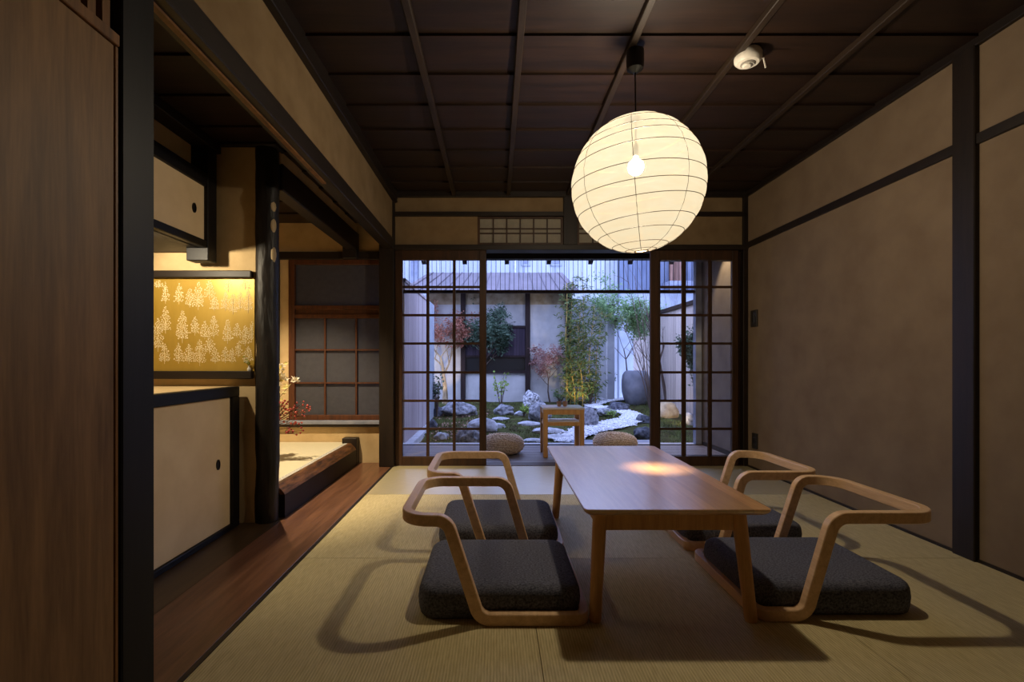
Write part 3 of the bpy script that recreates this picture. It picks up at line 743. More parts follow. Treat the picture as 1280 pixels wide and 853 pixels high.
# left chairs face +X: rear is -X, sitter's right is nearest the viewer
chairs = [((.302, 1.517, 0), 'L', 'bentwood floor chair with charcoal cushion, near chair on the alcove side of the table'),
          ((.302, 2.092, 0), 'L', 'bentwood floor chair with charcoal cushion, far chair on the alcove side of the table'),
          ((.838, 2.068, 0), 'R', 'bentwood floor chair with charcoal cushion, near chair on the bare wall side of the table'),
          ((.838, 2.640, 0), 'R', 'bentwood floor chair with charcoal cushion, far chair on the bare wall side of the table')]
# the mesh is made for the right-hand chairs mirrored by rotation: rear = +X, right side = far
for v in chair.children[0].data.vertices: v.co.y = -v.co.y
for v in chair.children[1].data.vertices: v.co.y = -v.co.y
for ch in chair.children: ch.data.flip_normals()
for i, (loc, side, lb_) in enumerate(chairs):
    o = chair if i == 0 else copy_tree(chair)
    place(o, loc, PI if side == 'L' else 0, lb_)

# ---- paper lantern
LX, LY, LZ, LR = .602, 2.05, 1.592, .277
t = thing('paper_lantern', 'round glowing paper lantern hanging over the low table', 'lantern', (LX, LY, LZ))
tilt = Matrix.Translation((LX,LY,LZ)) @ Matrix.Rotation(math.radians(-4.5), 4, 'Y') @ Matrix.Rotation(math.radians(2), 4, 'X')
def sph(phi):                                  # phi: 0 top .. 1 bottom
    a = phi*PI; return LR*math.sin(a)*1.0, LR*1.02*math.cos(a)
ribs = [.030, .10, .187, .272, .328, .40, .49, .555, .62, .711, .779, .862, .925, .968]
n = 64; vs = []; prof_l = []
fine = []
for i in range(len(ribs)-1):
    for k in range(6):
        u = k/6; fine.append((ribs[i]+(ribs[i+1]-ribs[i])*u, math.sin(u*PI)*(ribs[i+1]-ribs[i])*.10))
fine.append((ribs[-1], 0))
for ph, bulge in fine:
    r0, z0 = sph(ph); g = 1 + bulge - .006
    for j in range(n):
        a = 2*PI*j/n
        wob = 1 + .006*noise.noise(Vector((math.cos(a)*2, math.sin(a)*2, ph*9))) - .004*(abs(math.cos(a*4))**10)
        vs.append(tilt @ Vector((r0*g*wob*math.cos(a), r0*g*wob*math.sin(a), z0*g)))
K = len(fine)
part('paper_shade', B().add(vs, [(i*n+j, (i+1)*n+j, (i+1)*n+(j+1)%n, i*n+(j+1)%n) for i in range(K-1) for j in range(n)]), M['lantern'], t, True)
b = B()
for i, ph in enumerate(ribs):
    pts = []
    for j in range(96):
        a = 2*PI*j/96; p2 = ph + .006*math.sin(a+i*1.3)*(0 if i in (0, len(ribs)-1) else 1); r0, z0 = sph(p2)
        pts.append(tilt @ Vector((r0*.997*math.cos(a), r0*.997*math.sin(a), z0*.997)))
    b.tube(pts, .0014 if i not in (0, len(ribs)-1) else .0028, 5, closed=True)
part('bamboo_ribs', b, mat_plain('thin_bamboo', (104,76,44), .6), t, True, 'thin brown rings')
b = B()
for j in range(8):
    a = 2*PI*(j-.42)/8; pts = []
    for ph, bulge in fine[::3]:
        r0, z0 = sph(ph); g = 1+bulge-.004
        pts.append(tilt @ Vector((r0*g*math.cos(a), r0*g*math.sin(a), z0*g)))
    b.tube(pts, .0011, 4)
part('paper_seams', b, mat_plain('paper_seam', (96,72,40), .7), t, True)
b = B().lathe([(0,0),(.030,0),(.032,.002),(.030,.004),(0,.004)], (0,0,0), 24); b.v = [tuple(tilt @ Vector((v[0], v[1], v[2]+sph(.030)[1]-.006))) for v in b.v]
part('top_light_stop', b, M['metal_black'], t, True)  # solid disc added to stop bulb light spilling onto the ceiling
bz0 = LZ+.078
part('bulb', B().lathe([(0,-.034),(.017,-.030),(.029,-.018),(.034,0),(.029,.018),(.017,.029),(.010,.036),(.010,.045)], (LX-.005, LY, bz0), 20), M['bulb'], t, True)
part('lamp_holder', B().lathe([(.008,.045),(.010,.046),(.010,.09),(.005,.10),(.005,.10)], (LX-.005, LY, bz0), 16), M['metal_black'], t, True)
ztop = ZC-.034
part('cord', B().tube([(LX-.005,LY,bz0+.1),(LX-.006,LY,(bz0+ztop)/2),(LX-.008,LY,ztop-.09)], .0032, 8), M['metal_black'], t, True)
part('ceiling_cap', B().lathe([(.0,-.098),(.012,-.098),(.034,-.082),(.037,-.06),(.037,-.004),(.0,-.004)], (LX-.008, LY, ztop+.004), 28), M['metal_black'], t, True, 'black ceiling cap')

# ---- smoke alarm
ax_, ay_ = PX(935, 2.09), 2.09
t = thing('smoke_alarm', 'round white smoke alarm with a pull strap on the ceiling', 'smoke alarm', (ax_, ay_, ZC-.036))
zc = ZC-.012
part('housing', B().lathe([(0,-.060),(.024,-.060),(.026,-.052),(.044,-.050),(.054,-.040),(.056,-.028),(.056,-.012),(.050,0),(0,0)], (ax_, ay_, zc), 32), M['white_plastic'], t, True)
part('test_button', B().lathe([(0,-.068),(.014,-.068),(.018,-.064),(.018,-.058),(0,-.058)], (ax_-.006, ay_-.004, zc), 24), M['white_plastic'], t, True)
part('sensor_ring', B().lathe([(.020,-.0615),(.030,-.054),(.030,-.050),(.020,-.056)], (ax_, ay_, zc), 24), M['grey_plastic'], t, True)
part('pull_strap', B().tube([(ax_+.050,ay_-.01,zc-.030),(ax_+.060,ay_-.014,zc-.036),(ax_+.064,ay_-.016,zc-.060),(ax_+.068,ay_-.016,zc-.078)], .0035, 6), M['white_plastic'], t, True)

# ================================================================== VERANDA
YO = 4.86
b = B()
for i in range(8):
    y0 = YB+.125+i*.1165; b.box(-2.2 if y0 > YF+.1 else -.80, 2.09, y0, y0+.114, -.05, -.004+.002, .002)
struct('floor_veranda', b, M['deck'], 'grey board floor of the veranda')
struct('floor_veranda_base', B().box(-2.2, 2.09, YF+.09, YO+.05, -.30, -.052), M['dark_x'], 'frame below the veranda boards')
struct('wall_veranda_right', B().box(2.09, 2.2, YB+.06, YO+.08, -.1, 2.26), M['plaster_end'], 'plaster end wall of the veranda')
struct('wall_veranda_left', B().box(-2.3, -2.2, YF+.08, YO+.08, -.1, 2.26).box(-2.2, -1.30, YO, YO+.06, -.1, 2.26), M['plaster_right'], 'unseen left end of the veranda, closed to keep the frosted window dim')  # unseen outer return added, its length set by the light on the frosted window
struct('baseboard_veranda', B().box(2.076, 2.092, YB+.12, YO, -.002, .035), M['dark_y'], 'dark skirting of the veranda end wall')
struct('ceiling_veranda', B().box(-2.2, 2.1, YB+.06, YO+.1, 2.08, 2.11), M['ceiling'], 'dark board ceiling of the veranda')
# outer frame
zb_ = PZ(325, 4.9)
b = B().box(-1.1, 2.1, YO-.02, YO+.08, zb_, 2.12, .003)
struct('beam_outer', b, M['dark_x'], 'dark outer beam of the veranda')
r = struct_root('window_4', 'outer veranda frame with a barred transom', (.5, YO, 0))
z_b1, z_b0 = PZ(363, YO+.02), PZ(366.7, YO+.02)
struct('transom_bar', B().box(-1.04, 2.03, YO, YO+.04, z_b0, z_b1, .002), M['house_dark'], parent=r)
b = B(); x = -1.02
while x < 2.03:
    b.box(x-.0022, x+.0022, YO+.012, YO+.017, z_b1, zb_); x += .0463
struct('transom_bars', b, M['metal_black'], parent=r)
struct('outer_post', B().box(2.015, 2.075, YO-.02, YO+.05, -.01, zb_, .003), M['concrete'], parent=r)
struct('outer_sill', B().box(-1.1, 2.09, YO-.005, YO+.085, -.06, .002, .002), M['kerb'], parent=r)
struct('sill_track', B().box(-1.1, 2.09, YO-.035, YO-.006, -.05, .004, .002), M['house_dark'], parent=r)
# eave and rafters
b = B().prism([(YO+.08, 2.14), (5.34, 1.985), (5.34, 2.02), (YO+.08, 2.18)], 'x', -1.6, 2.6)
struct('roof_eave', b, M['house_dark'], 'eave boards over the veranda edge')
for k, px in enumerate((478, 530, 581, 633.5, 686, 738, 787.5, 839)):
    x = PX(px, 5.3)
    b = B().prism([(YO+.08, 2.10), (5.31, PZ(330.5,5.3)), (5.31, 1.99), (YO+.08, 2.145)], 'x', x-.024, x+.024)
    struct('eave_rafter', b, M['house_dark'], 'dark rafter end below the eave')

# side table on the veranda
t = thing('side_table', 'small square wooden stool table with a shelf on the veranda boards', 'table', (.592, 4.34, -.002))
sx0, sx1, sy0, sy1, stz = .413, .772, 4.19, 4.49, .434
part('tabletop', B().box(sx0-.004, sx1+.004, sy0-.004, sy1+.004, stz-.016, stz, .003), mat_wood('stool_top_sky_sheen', (232,228,226), (244,242,240), 'x', 1, .3, .8, coat=1, coat_rough=.15), t); t.children[-1].data.materials[0].node_tree.nodes['Principled BSDF'].inputs['Coat IOR'].default_value = 2.6  # near-white base colour stands in for sky reflected on the top
lw = .040
for x0 in (sx0, sx1-lw):
    for y0 in (sy0, sy1-lw):
        part('leg', B().box(x0, x0+lw, y0, y0+lw, -.002, stz-.016, .003), M['oak_leg'], t)
for y0 in (sy0+.006, sy1-.028):
    part('apron', B().box(sx0+lw, sx1-lw, y0, y0+.022, stz-.060, stz-.016), M['oak_leg'], t)
    part('stretcher', B().box(sx0+lw, sx1-lw, y0, y0+.022, .276, .306), M['oak_leg'], t)
for x0 in (sx0+.006, sx1-.028):
    part('apron', B().box(x0, x0+.022, sy0+lw, sy1-lw, stz-.060, stz-.016), M['oak_leg'], t)
    part('stretcher', B().box(x0, x0+.022, sy0+lw, sy1-lw, .276, .306), M['oak_leg'], t)
part('shelf', B().box(sx0+.03, sx1-.03, sy0+.03, sy1-.03, .300, .310, .002), mat_wood('stool_shelf_sky_sheen', (232,228,226), (244,242,240), 'x', 1, .35, .45), t)  # same painted sky sheen as the top
cp = [(.012,0),(.016,.001),(.018,.010),(.0225,.034),(.0225,.046),(.0210,.046),(.019,.030),(.012,.008),(0,.007)]
for px, lb_ in ((698.8, 'small brown tea cup on the veranda stool, left of the pair'), (706.2, 'small brown tea cup on the veranda stool, right of the pair')):
    x = PX(px, 4.33); solo('tea_cup', B().lathe(cp, (x, 4.33, stz), 24), M['cup'], lb_, 'cup', 'tea cups on the veranda stool', True)
# woven poufs
def pouf(cx, cy, R, Hh, label):
    t = thing('woven_pouf', label, 'pouf', (cx, cy, -.002), 'round woven poufs on the veranda')
    def surf(u, ang, off=0):                 # superellipse profile
        s_, c_ = math.sin(u), math.cos(u)
        r_ = R*abs(s_)**.72; z_ = Hh/2*(1 if c_ > 0 else -1)*abs(c_)**.85
        return Vector((cx+(r_+off)*math.cos(ang), cy+(r_+off)*math.sin(ang), -.002+Hh/2+z_+off*(c_)))
    K, n = 22, 56; vs = [surf(PI*(i/K)*.998+.001, 2*PI*j/n) for i in range(K+1) for j in range(n)]
    core = B().add(vs, [(i*n+j, (i+1)*n+j, (i+1)*n+(j+1)%n, i*n+(j+1)%n) for i in range(K) for j in range(n)])
    part('core', core, M['pouf'], t, True)
    w = B(); turns = 24; steps = turns*44
    for side in (0,):
        pts = []
        for k in range(steps+1):
            u = .10 + (PI-.22)*k/steps; ang = 2*PI*k/44
            pts.append(surf(u, ang, .002 + .0035*math.sin(ang*22/1.0*1.0 + k*.9)))
        w.tube(pts, .0058, 5)
    part('braid', w, M['pouf'], t, True)
M['pouf'] = mat_noise('woven_reed', (160,124,94), (244,228,208), 120, .8, .2, bs=.6, bscale=160, bd=.004, detail=2)
pouf(PX(628.5,4.36), 4.40, .19, .172, 'round woven reed pouf on the veranda beside the left lattice door')
pouf(PX(770,4.46), 4.50, .198, .168, 'round woven reed pouf on the veranda, behind the far end of the low table')

# ================================================================== GARDEN
random.seed(5)
nx, ny = 110, 80; gx0, gx1, gy0, gy1 = -3.2, 4.2, YO+.09, 8.9
vs = []
for j in range(ny+1):
    for i in range(nx+1):
        x = gx0+(gx1-gx0)*i/nx; y = gy0+(gy1-gy0)*j/ny
        z = gz(y) + .022*noise.noise(Vector((x*1.7, y*1.7, 3))) + .010*noise.noise(Vector((x*6, y*6, 1)))
        vs.append((x, y, z - .012))
fs = [(j*(nx+1)+i, j*(nx+1)+i+1, (j+1)*(nx+1)+i+1, (j+1)*(nx+1)+i) for j in range(ny) for i in range(nx)]
o = struct('ground', B().add(vs, fs), M['moss'], 'mossy garden ground', smooth=True)
# moss tufts
b = B()
for i in range(9000):
    x = random.uniform(-1.1, 2.5); y = random.uniform(5.0, 8.1)
    p = Vector((x, y, gz(y) - .012))
    if noise.noise(Vector((x*2.1, y*2.1, 9))) < -.12: continue
    b.leaf(p, (random.uniform(-.6,.6), random.uniform(-.6,.6), 1), .010, random.uniform(.018,.045))
tag(solo('moss_tufts', b, mat_leaf('moss_blades', (52,66,30), (114,122,64), .2), 'short green moss and grass covering the garden ground', 'moss'), 'short green moss and grass covering the garden ground', 'moss', kind='stuff')
# gravel stream
cl = [(706,553,26),(716,546,30),(736,538,36),(768,531,40),(790,525,26),(792,520,20),(778,515,20),(752,511,18),(738,508,16),(750,504,12),(772,501,12),(790,498,10)]
path_g = []
for px, py, w in cl:
    p = gp(px, py); path_g.append((p, w*p.y/F/2))
def stream_pt(t_):
    k = min(int(t_), len(path_g)-2); u = t_-k
    return path_g[k][0].lerp(path_g[k+1][0], u), path_g[k][1]*(1-u)+path_g[k+1][1]*u
b = B(); vs = []; K = 66
for i in range(K+1):
    t_ = (len(path_g)-1)*i/K; p, w = stream_pt(min(t_, len(path_g)-1.0001)); p2, _ = stream_pt(min(t_+.05, len(path_g)-1.0001)); p1, _ = stream_pt(max(t_-.05, 0))
    dr = (p2-p1); dr.z = 0; dr.normalize(); sd = Vector((dr.y,-dr.x,0))
    for s in (-1,-.5,0,.5,1):
        q = p+sd*w*s; vs.append((q.x, q.y, gz(q.y)+.012+.006*(1-s*s)))
b.add(vs, [(i*5+j, i*5+j+1, (i+1)*5+j+1, (i+1)*5+j) for i in range(K) for j in range(4)])
for i in range(3600):
    t_ = random.uniform(0, len(path_g)-1.001); p, w = stream_pt(t_)
    q = p + Vector((random.uniform(-1.15,1.15)*w, random.uniform(-.9,.9)*w*.8, 0)); s = random.uniform(.009,.022)
    q.z = gz(q.y)+.014+random.uniform(0,.006)
    b.ico(q, s, 1, 0, (random.uniform(.8,1.4), random.uniform(.8,1.3), .6))
g_ = solo('gravel_stream', b, M['gravel'], 'winding stream of white gravel through the moss', 'gravel', kind='stuff')
# fallen leaves
b = B()
for i in range(420):
    p = gp(random.uniform(540, 612), random.uniform(513, 552)); p.z += .006
    b.leaf(p, (random.uniform(-1,1), random.uniform(-1,1), .12), .022, .034)
solo('fallen_leaves', b, mat_leaf('dry_leaf', (150,110,96), (214,178,160), .1), 'dry fallen leaves scattered below the maple tree', 'leaves', kind='stuff')

def rock(px, py, w, h, label, mat='stone', name='garden_rock', depth=.8, rough=.22, seed=None, group='garden rocks', cat='rock', flat=False):
    p = gp(px, py); rx = w*p.y/F/2; hz_ = h*p.y/F
    if seed is None: seed = int(px*13+py*7)
    bm = bmesh.new(); bmesh.ops.create_icosphere(bm, subdivisions=4, radius=1)
    off = Vector((seed*.37 % 50, seed*.11 % 50, seed*.53 % 50))
    for v in bm.verts:
        c = v.co.normalized(); d = 1 + rough*noise.noise(c*1.4+off)*1.6 + rough*.5*noise.noise(c*3.5+off)+rough*.15*noise.noise(c*9+off)
        c2 = c*d
        for nrm_, lim in ((Vector((.5,.3,.8)).normalized(), .86), (Vector((-.6,-.3,.7)).normalized(), .9), (Vector((.2,-.9,.3)).normalized(), .85)):
            e_ = c2.dot(nrm_) - lim
            if e_ > 0 and rough > .1: c2 -= nrm_*e_*.8
        v.co = c2
    ry = rx*depth
    zz = hz_ if not flat else hz_
    cen = Vector((p.x, p.y+ry*.55, p.z + (hz_*.30 if not flat else hz_*.1)))
    bmesh.ops.transform(bm, matrix=Matrix.Translation(cen) @ Matrix.Diagonal((rx, ry, hz_*.72 if not flat else hz_*.7, 1)), verts=bm.verts)
    return solo(name, B().bm(bm), M[mat], label, cat, group, True)
rock(573, 520, 44, 17, 'broad grey rock at the foot of the pale maple trunk', 'stone')
rock(541, 537, 11, 12, 'small blue-grey rock against the board fence', 'stone_dark')
rock(603, 539, 42, 15, 'flat-topped grey rock behind the right stile of the left lattice door', 'stone_flat')
rock(586, 555, 32, 19, 'pointed grey rock close to the veranda behind the left lattice door', 'stone')
rock(631, 518, 24, 11, 'grey rock in front of the house wall above the left pouf', 'stone')
rock(547, 520, 16, 12, 'dark rock left of the pale maple trunk', 'stone_dark')
rock(664, 507, 22, 17, 'black and white speckled rock below the house wall post', 'stone_speckle')
rock(676, 526, 30, 23, 'tall grey rock left behind the veranda stool', 'stone')
rock(736, 533, 26, 22, 'mossy brown-grey rock right behind the veranda stool', 'stone')
rock(758, 520, 28, 9, 'low grey rock at the bend of the gravel stream', 'stone')
rock(775, 514, 30, 10, 'flat dark rock in front of the stone basin', 'stone_dark')
rock(804, 528, 18, 9, 'dark rock on the right bank of the gravel stream', 'stone_dark')
rock(806, 549, 24, 14, 'blue-grey rock beside the veranda right of the gravel', 'stone_dark')
rock(836, 522, 28, 20, 'warmly lit tan boulder behind the right lattice door', 'stone_warm', rough=.14)
rock(863, 531, 14, 14, 'pale rock beside the corner post of the veranda', 'stone')
rock(552, 549, 18, 8, 'low pale rock near the stone edging of the fence', 'stone_flat')
rock(745, 503, 26, 7, 'low pale stone behind the gravel stream near the green shrub', 'stone_flat')
ss = [(662,532,30,6,'pale flat stepping stone left of the veranda stool'),(686,541,42,7,'long pale stepping stone seen through the veranda stool'),(696,549,44,6,'pale stepping stone nearest the gravel start'),
      (668,552,30,4,'thin pale stepping stone next to the veranda by the left pouf'),(626,525,22,4,'pale stepping stone on the moss in front of the grey rock'),(623,535,20,7,'pale stepping stone on the moss right of the left lattice door'),(650,519,14,6,'small stepping stone by the speckled rock')]
for px, py, w, h, lb_ in ss:
    rock(px, py, w, h, lb_, 'stone_flat', 'stepping_stone', .55, .12, group='stepping stones', cat='stepping stone', flat=True)
# stone basin
p = gp(798, 507); R = 17.5*p.y/F; hh = 44*p.y/F
prof = [(R*.58,0),(R*.68,hh*.05),(R*.86,hh*.2),(R*.97,hh*.38),(R*1.0,hh*.55),(R*.99,hh*.72),(R*.93,hh*.87),(R*.82,hh*.96),(R*.68,hh),(R*.56,hh*.985),(R*.52,hh*.88),(0,hh*.84)]
solo('stone_basin', B().lathe(prof, (p.x, p.y+R*.7, p.z-.01), 40), M['basin'], 'tall barrel-shaped grey stone basin behind the gravel stream', 'basin', smooth=True)
# stone step by the veranda
solo('stone_step', B().box(PX(716,5.1), PX(818,5.1), 4.99, 5.22, -.12, -.012, .01), M['concrete'], 'long blue-grey stone step outside the veranda sill', 'step')

# fences
b = B().box(-.995, -.945, 4.95, 6.5, -.12, 1.66)
r = thing('board_fence', 'weathered board fence along the left edge of the garden', 'fence', (-.97, 5.7, -.12))
part('boards', b, M['fence'], r); part('cap_rail', B().box(-1.01, -.93, 4.95, 6.51, 1.66, 1.70, .004), M['fence'], r)
solo('fence_edging', B().box(-.943, -.86, 4.95, 6.9, -.10, .0, .006), M['kerb'], 'pale stone edging at the foot of the left board fence', 'edging')
solo('garden_side_wall', B().box(-1.0, -.90, 6.56, 7.0, -.05, 1.66, .004), M['white_wall'], 'white rendered wall end beyond the board fence', 'wall')
r = thing('cedar_fence', 'pale cedar board fence with a dark sloping cap along the right edge', 'fence', (2.78, 6.9, -.1))
part('boards', B().box(2.75, 2.80, 4.97, 9.6, -.1, 1.63), M['fence_r'], r); part('cap_rail', B().box(2.71, 2.83, 4.97, 9.62, 1.63, 1.69, .004), M['house_dark'], r, False, 'dark cap rail')

# ---- old house beyond the garden
YH = 8.3
def hx(px): return PX(px, YH)
def hz_(py): return PZ(py, YH)
t = thing('old_house', 'old plastered house with dark posts and a metal roof behind the garden', 'house', (.2, YH, .1))
part('wall', B().box(hx(535), hx(708), YH, YH+.12, -.05, 2.1), M['house_wall'], t)
part('brown_band', B().box(hx(535), hx(708), YH-.012, YH+.001, hz_(381), 2.08), M['house_band'], t, False, 'brown plaster band')
part('post', B().box(hx(656.5), hx(662.5), YH-.06, YH+.02, .1, 2.08, .004), M['house_dark'], t)
part('post', B().box(hx(706.5), hx(714), YH-.06, YH+.08, .1, 2.08, .004), M['house_dark'], t)
part('post', B().box(hx(576), hx(582), YH-.05, YH+.02, .1, 2.08, .004), M['house_dark'], t)
part('window_rail', B().box(hx(577), hx(662), YH-.05, YH+.02, hz_(410.5), hz_(407.5)), M['house_dark'], t)
part('board_panel', B().box(hx(582), hx(657), YH-.03, YH+.02, hz_(445), hz_(410.5)), M['purple_siding'], t, False, 'dark purple vertical board panel')
part('lower_opening', B().box(hx(582), hx(657), YH-.004, YH+.02, hz_(464), hz_(446)), M['metal_black'], t, False, 'black slab standing for the unlit opening under the boards')  # shade of the interior painted as a black slab on the wall
part('window_rail', B().box(hx(577), hx(660), YH-.045, YH+.02, hz_(467), hz_(463.5)), M['house_dark'], t)
part('window_rail', B().box(hx(577), hx(660), YH-.045, YH+.02, hz_(447), hz_(444.5)), M['house_dark'], t)
# roof: sloping slab with standing seams
ye, yr = 7.85, 9.2; ze, zr = PZ(363.2, ye), PZ(341, yr)
xl0, xr0 = PX(500, ye), PX(724, ye); xl1, xr1 = PX(536, yr), PX(703, yr)
vs = [(xl0,ye,ze),(xr0,ye,ze),(xr1,yr,zr),(xl1,yr,zr),(xl0,ye,ze-.05),(xr0,ye,ze-.05),(xr1,yr,zr-.05),(xl1,yr,zr-.05)]
part('roof', B().add(vs, [(0,1,2,3),(7,6,5,4),(0,4,5,1),(1,5,6,2),(2,6,7,3),(3,7,4,0)]), M['roof'], t)
b = B()
for i in range(14):
    u = (i+.5)/14; a = Vector((xl0+(xr0-xl0)*u, ye, ze)); c = Vector((xl1+(xr1-xl1)*u, yr, zr)); b.tube([a+Vector((0,0,.008)), c+Vector((0,0,.008))], .008, 4)
part('roof_seams', b, M['roof'], t)
# ---- white sided building
YN = 10.2
def nX(px): return PX(px, YN)
def nZ(py): return PZ(py, YN)
t = thing('white_building', 'white-sided building behind the old house roof, its unseen top cut low for sky light', 'building', (0, YN, .1))
part('wall', B().box(nX(430), nX(772), YN, YN+.15, -.2, 3.2), M['white_siding'], t)  # unseen top kept low so sky light reaches the room
for px0, px1 in ((651.5, 663), (687.5, 702)):
    f_ = part('window', B().box(nX(px0), nX(px1), YN-.04, YN+.02, nZ(333), nZ(318), .01), M['white_wall'], t)
    part('pane', B().box(nX(px0)+.05, nX(px1)-.05, YN-.05, YN-.03, nZ(330), nZ(321)), M['concrete'], f_)
part('drain_pipe', B().tube([(nX(643.5), YN-.05, .3), (nX(643.5), YN-.05, 3.18)], .028, 10), M['pipe'], t, True, 'white drain pipe')
part('corner_strip', B().box(nX(514), nX(522.5), YN-.06, YN+.02, 1.0, 3.2), M['concrete'], t)
# grey garden wall and service column
b = B().prism([(PX(714,8.55), -.05), (PX(757,8.55), -.05), (PX(757,8.55), PZ(384,8.55)), (PX(748,8.55), PZ(377,8.55)), (PX(735,8.55), PZ(374,8.55)), (PX(714,8.55), PZ(374,8.55))], 'y', 8.5, 8.6)
solo('grey_garden_wall', b, M['grey_wall'], 'grey rendered wall behind the bamboo, right of the old house', 'wall')
t = thing('service_column', 'grey service column with a white drain pipe between grey wall and pale building', 'column', (PX(762,8.6), 8.6, 0))
part('shaft', B().box(PX(757,8.6), PX(768,8.6), 8.58, 8.72, -.05, 2.75), M['grey_wall'], t)
part('drain_pipe', B().tube([(PX(758,8.55), 8.55, -.05), (PX(758,8.55), 8.55, PZ(382,8.55))], .018, 10), M['pipe'], t, True, 'white drain pipe')
part('clamp', B().box(PX(757,8.55), PX(769,8.55), 8.52, 8.6, PZ(384.5,8.55), PZ(381,8.55)), M['house_dark'], t)
part('wall_lamp', B().lathe([(.0,.0),(.035,.0),(.045,.02),(.03,.07),(.01,.10),(0,.10)], (PX(770,8.5), 8.52, PZ(402,8.5)), 16), M['house_dark'], t, True, 'small dark lamp')
# right-hand building
t = thing('blue_sided_building', 'grey-blue sided building behind the right fence', 'building', (3.4, YN, 0))
part('lower_wall', B().box(nX(773), nX(900), YN-.1, YN+.1, -.2, nZ(366)), M['white_wall'], t)
part('upper_siding', B().box(nX(773), nX(900), YN-.13, YN+.1, nZ(366), 3.25), M['blue_siding'], t, False, 'grey-blue vertical siding')  # cut low above the view, to admit sky light
part('rusty_panel', B().box(nX(834), nX(851), YN-.2, YN-.12, nZ(356), 3.2), M['rust'], t, False, 'rusty brown panel')
part('canopy', B().box(nX(826), nX(900), YN-.5, YN-.1, nZ(361), nZ(356)), M['concrete'], t)
solo('neighbour_wall', B().box(-4.2, -2.3, 8.6, 8.7, -.1, 3.0), M['white_siding'], 'white wall far left beyond the board fence', 'wall')  # height held down for the sky light, as on the buildings

# ---- plants
def branch_tree(bk, lf, base, height, spread, lean=(0,0), r0=.03, levels=3, leaf=(.02,.035), nleaf=6, fork=.35, seed=0, kids=4, up=.6, leaf_from=2, lmi=0):
    random.seed(seed)
    tips = []
    def grow(p, d, ln, r, lev):
        pts = [p.copy()]; rs = [r]; q = p.copy(); dd = d.copy()
        for i in range(5):
            dd = (dd + Vector((random.uniform(-.16,.16), random.uniform(-.16,.16), random.uniform(-.04,.12)))).normalized()
            q = q + dd*ln/5; pts.append(q.copy()); rs.append(r*(1-.12*(i+1)))
        bk.tube(pts, rs, 6 if lev < 2 else 4)
        if lev >= leaf_from:
            for k in range(nleaf):
                u = random.uniform(.2,1); i = min(int(u*5), 4); c = pts[i].lerp(pts[i+1], u*5-i)
                lf.leaf(c+Vector((random.uniform(-.04,.04),random.uniform(-.04,.04),random.uniform(-.04,.04))), (random.uniform(-1,1),random.uniform(-1,1),random.uniform(-.8,.5)), leaf[0]*random.uniform(.7,1.2), leaf[1]*random.uniform(.7,1.2), lmi)
        if lev < levels:
            for k in range(kids if lev else kids+1):
                i = random.choice((2,3,4,5)) if lev else random.choice((3,4,5))
                a = random.uniform(0, 2*PI); side = Vector((math.cos(a), math.sin(a)*.6, 0))
                nd = (dd*up + side*spread + Vector((0,0,.25))).normalized()
                grow(pts[i], nd, ln*random.uniform(.5,.75), rs[i]*.62, lev+1)
    grow(Vector(base), Vector((lean[0], lean[1], 1)).normalized(), height*fork, r0, 0)
def tree(name, label, px, py, top, mats, cat='tree', group='garden trees', **kw):
    p = gp(px, py); hgt = (py-top)*p.y/F; p = p - Vector((0,0,.02))
    bk, lf = B(), B(); branch_tree(bk, lf, p, hgt, **kw)
    t = thing(name, label, cat, p, group); part('trunk', bk, mats[0], t, True)
    if lf.v: part('foliage', lf, mats[1], t)
    return t
# maple with the pale lit trunk
tree('maple_tree', 'pale-trunked maple with red leaves seen through the left lattice door', 556, 504, 330, (M['bark_pale'], M['leaf_red']), lean=(.06,0), spread=.85, r0=.05, levels=5, kids=4, nleaf=3, leaf=(.026,.034), fork=.34, seed=12, up=.8, leaf_from=4)
tree('evergreen_tree', 'dark evergreen tree beside the right stile of the left lattice door', 603, 502, 362, (M['bark'], M['leaf_dark']), lean=(.02,0), spread=.7, r0=.04, levels=4, kids=5, nleaf=7, leaf=(.022,.08), fork=.40, seed=33, up=.7, leaf_from=2)
tree('red_maple_sapling', 'small pinkish maple sapling left of the bamboo', 688, 504, 408, (M['bark'], M['leaf_pink']), lean=(-.12,0), spread=.9, r0=.016, levels=5, kids=3, nleaf=6, leaf=(.020,.028), fork=.42, seed=8, up=.55, leaf_from=2)
tree('pale_green_tree', 'loose pale green tree behind the stone basin', 784, 500, 352, (M['bark'], M['leaf_light']), lean=(-.04,0), spread=.75, r0=.02, levels=5, kids=4, nleaf=5, leaf=(.022,.045), fork=.44, seed=19, up=.6, leaf_from=2)
tree('corner_evergreen', 'narrow green tree against the corner post, behind the right lattice door', 867, 527, 392, (M['bark'], M['leaf_dark']), lean=(.02,0), spread=.2, r0=.016, levels=4, kids=4, nleaf=6, leaf=(.028,.045), fork=.4, seed=23, up=.8, leaf_from=1)
tree('bare_tree', 'bare thin tree behind the right lattice door', 834, 508, 300, (M['bark'], M['leaf_dark']), lean=(.02,0), spread=.6, r0=.030, levels=4, kids=3, nleaf=0, fork=.46, seed=43, up=.95, leaf_from=9)
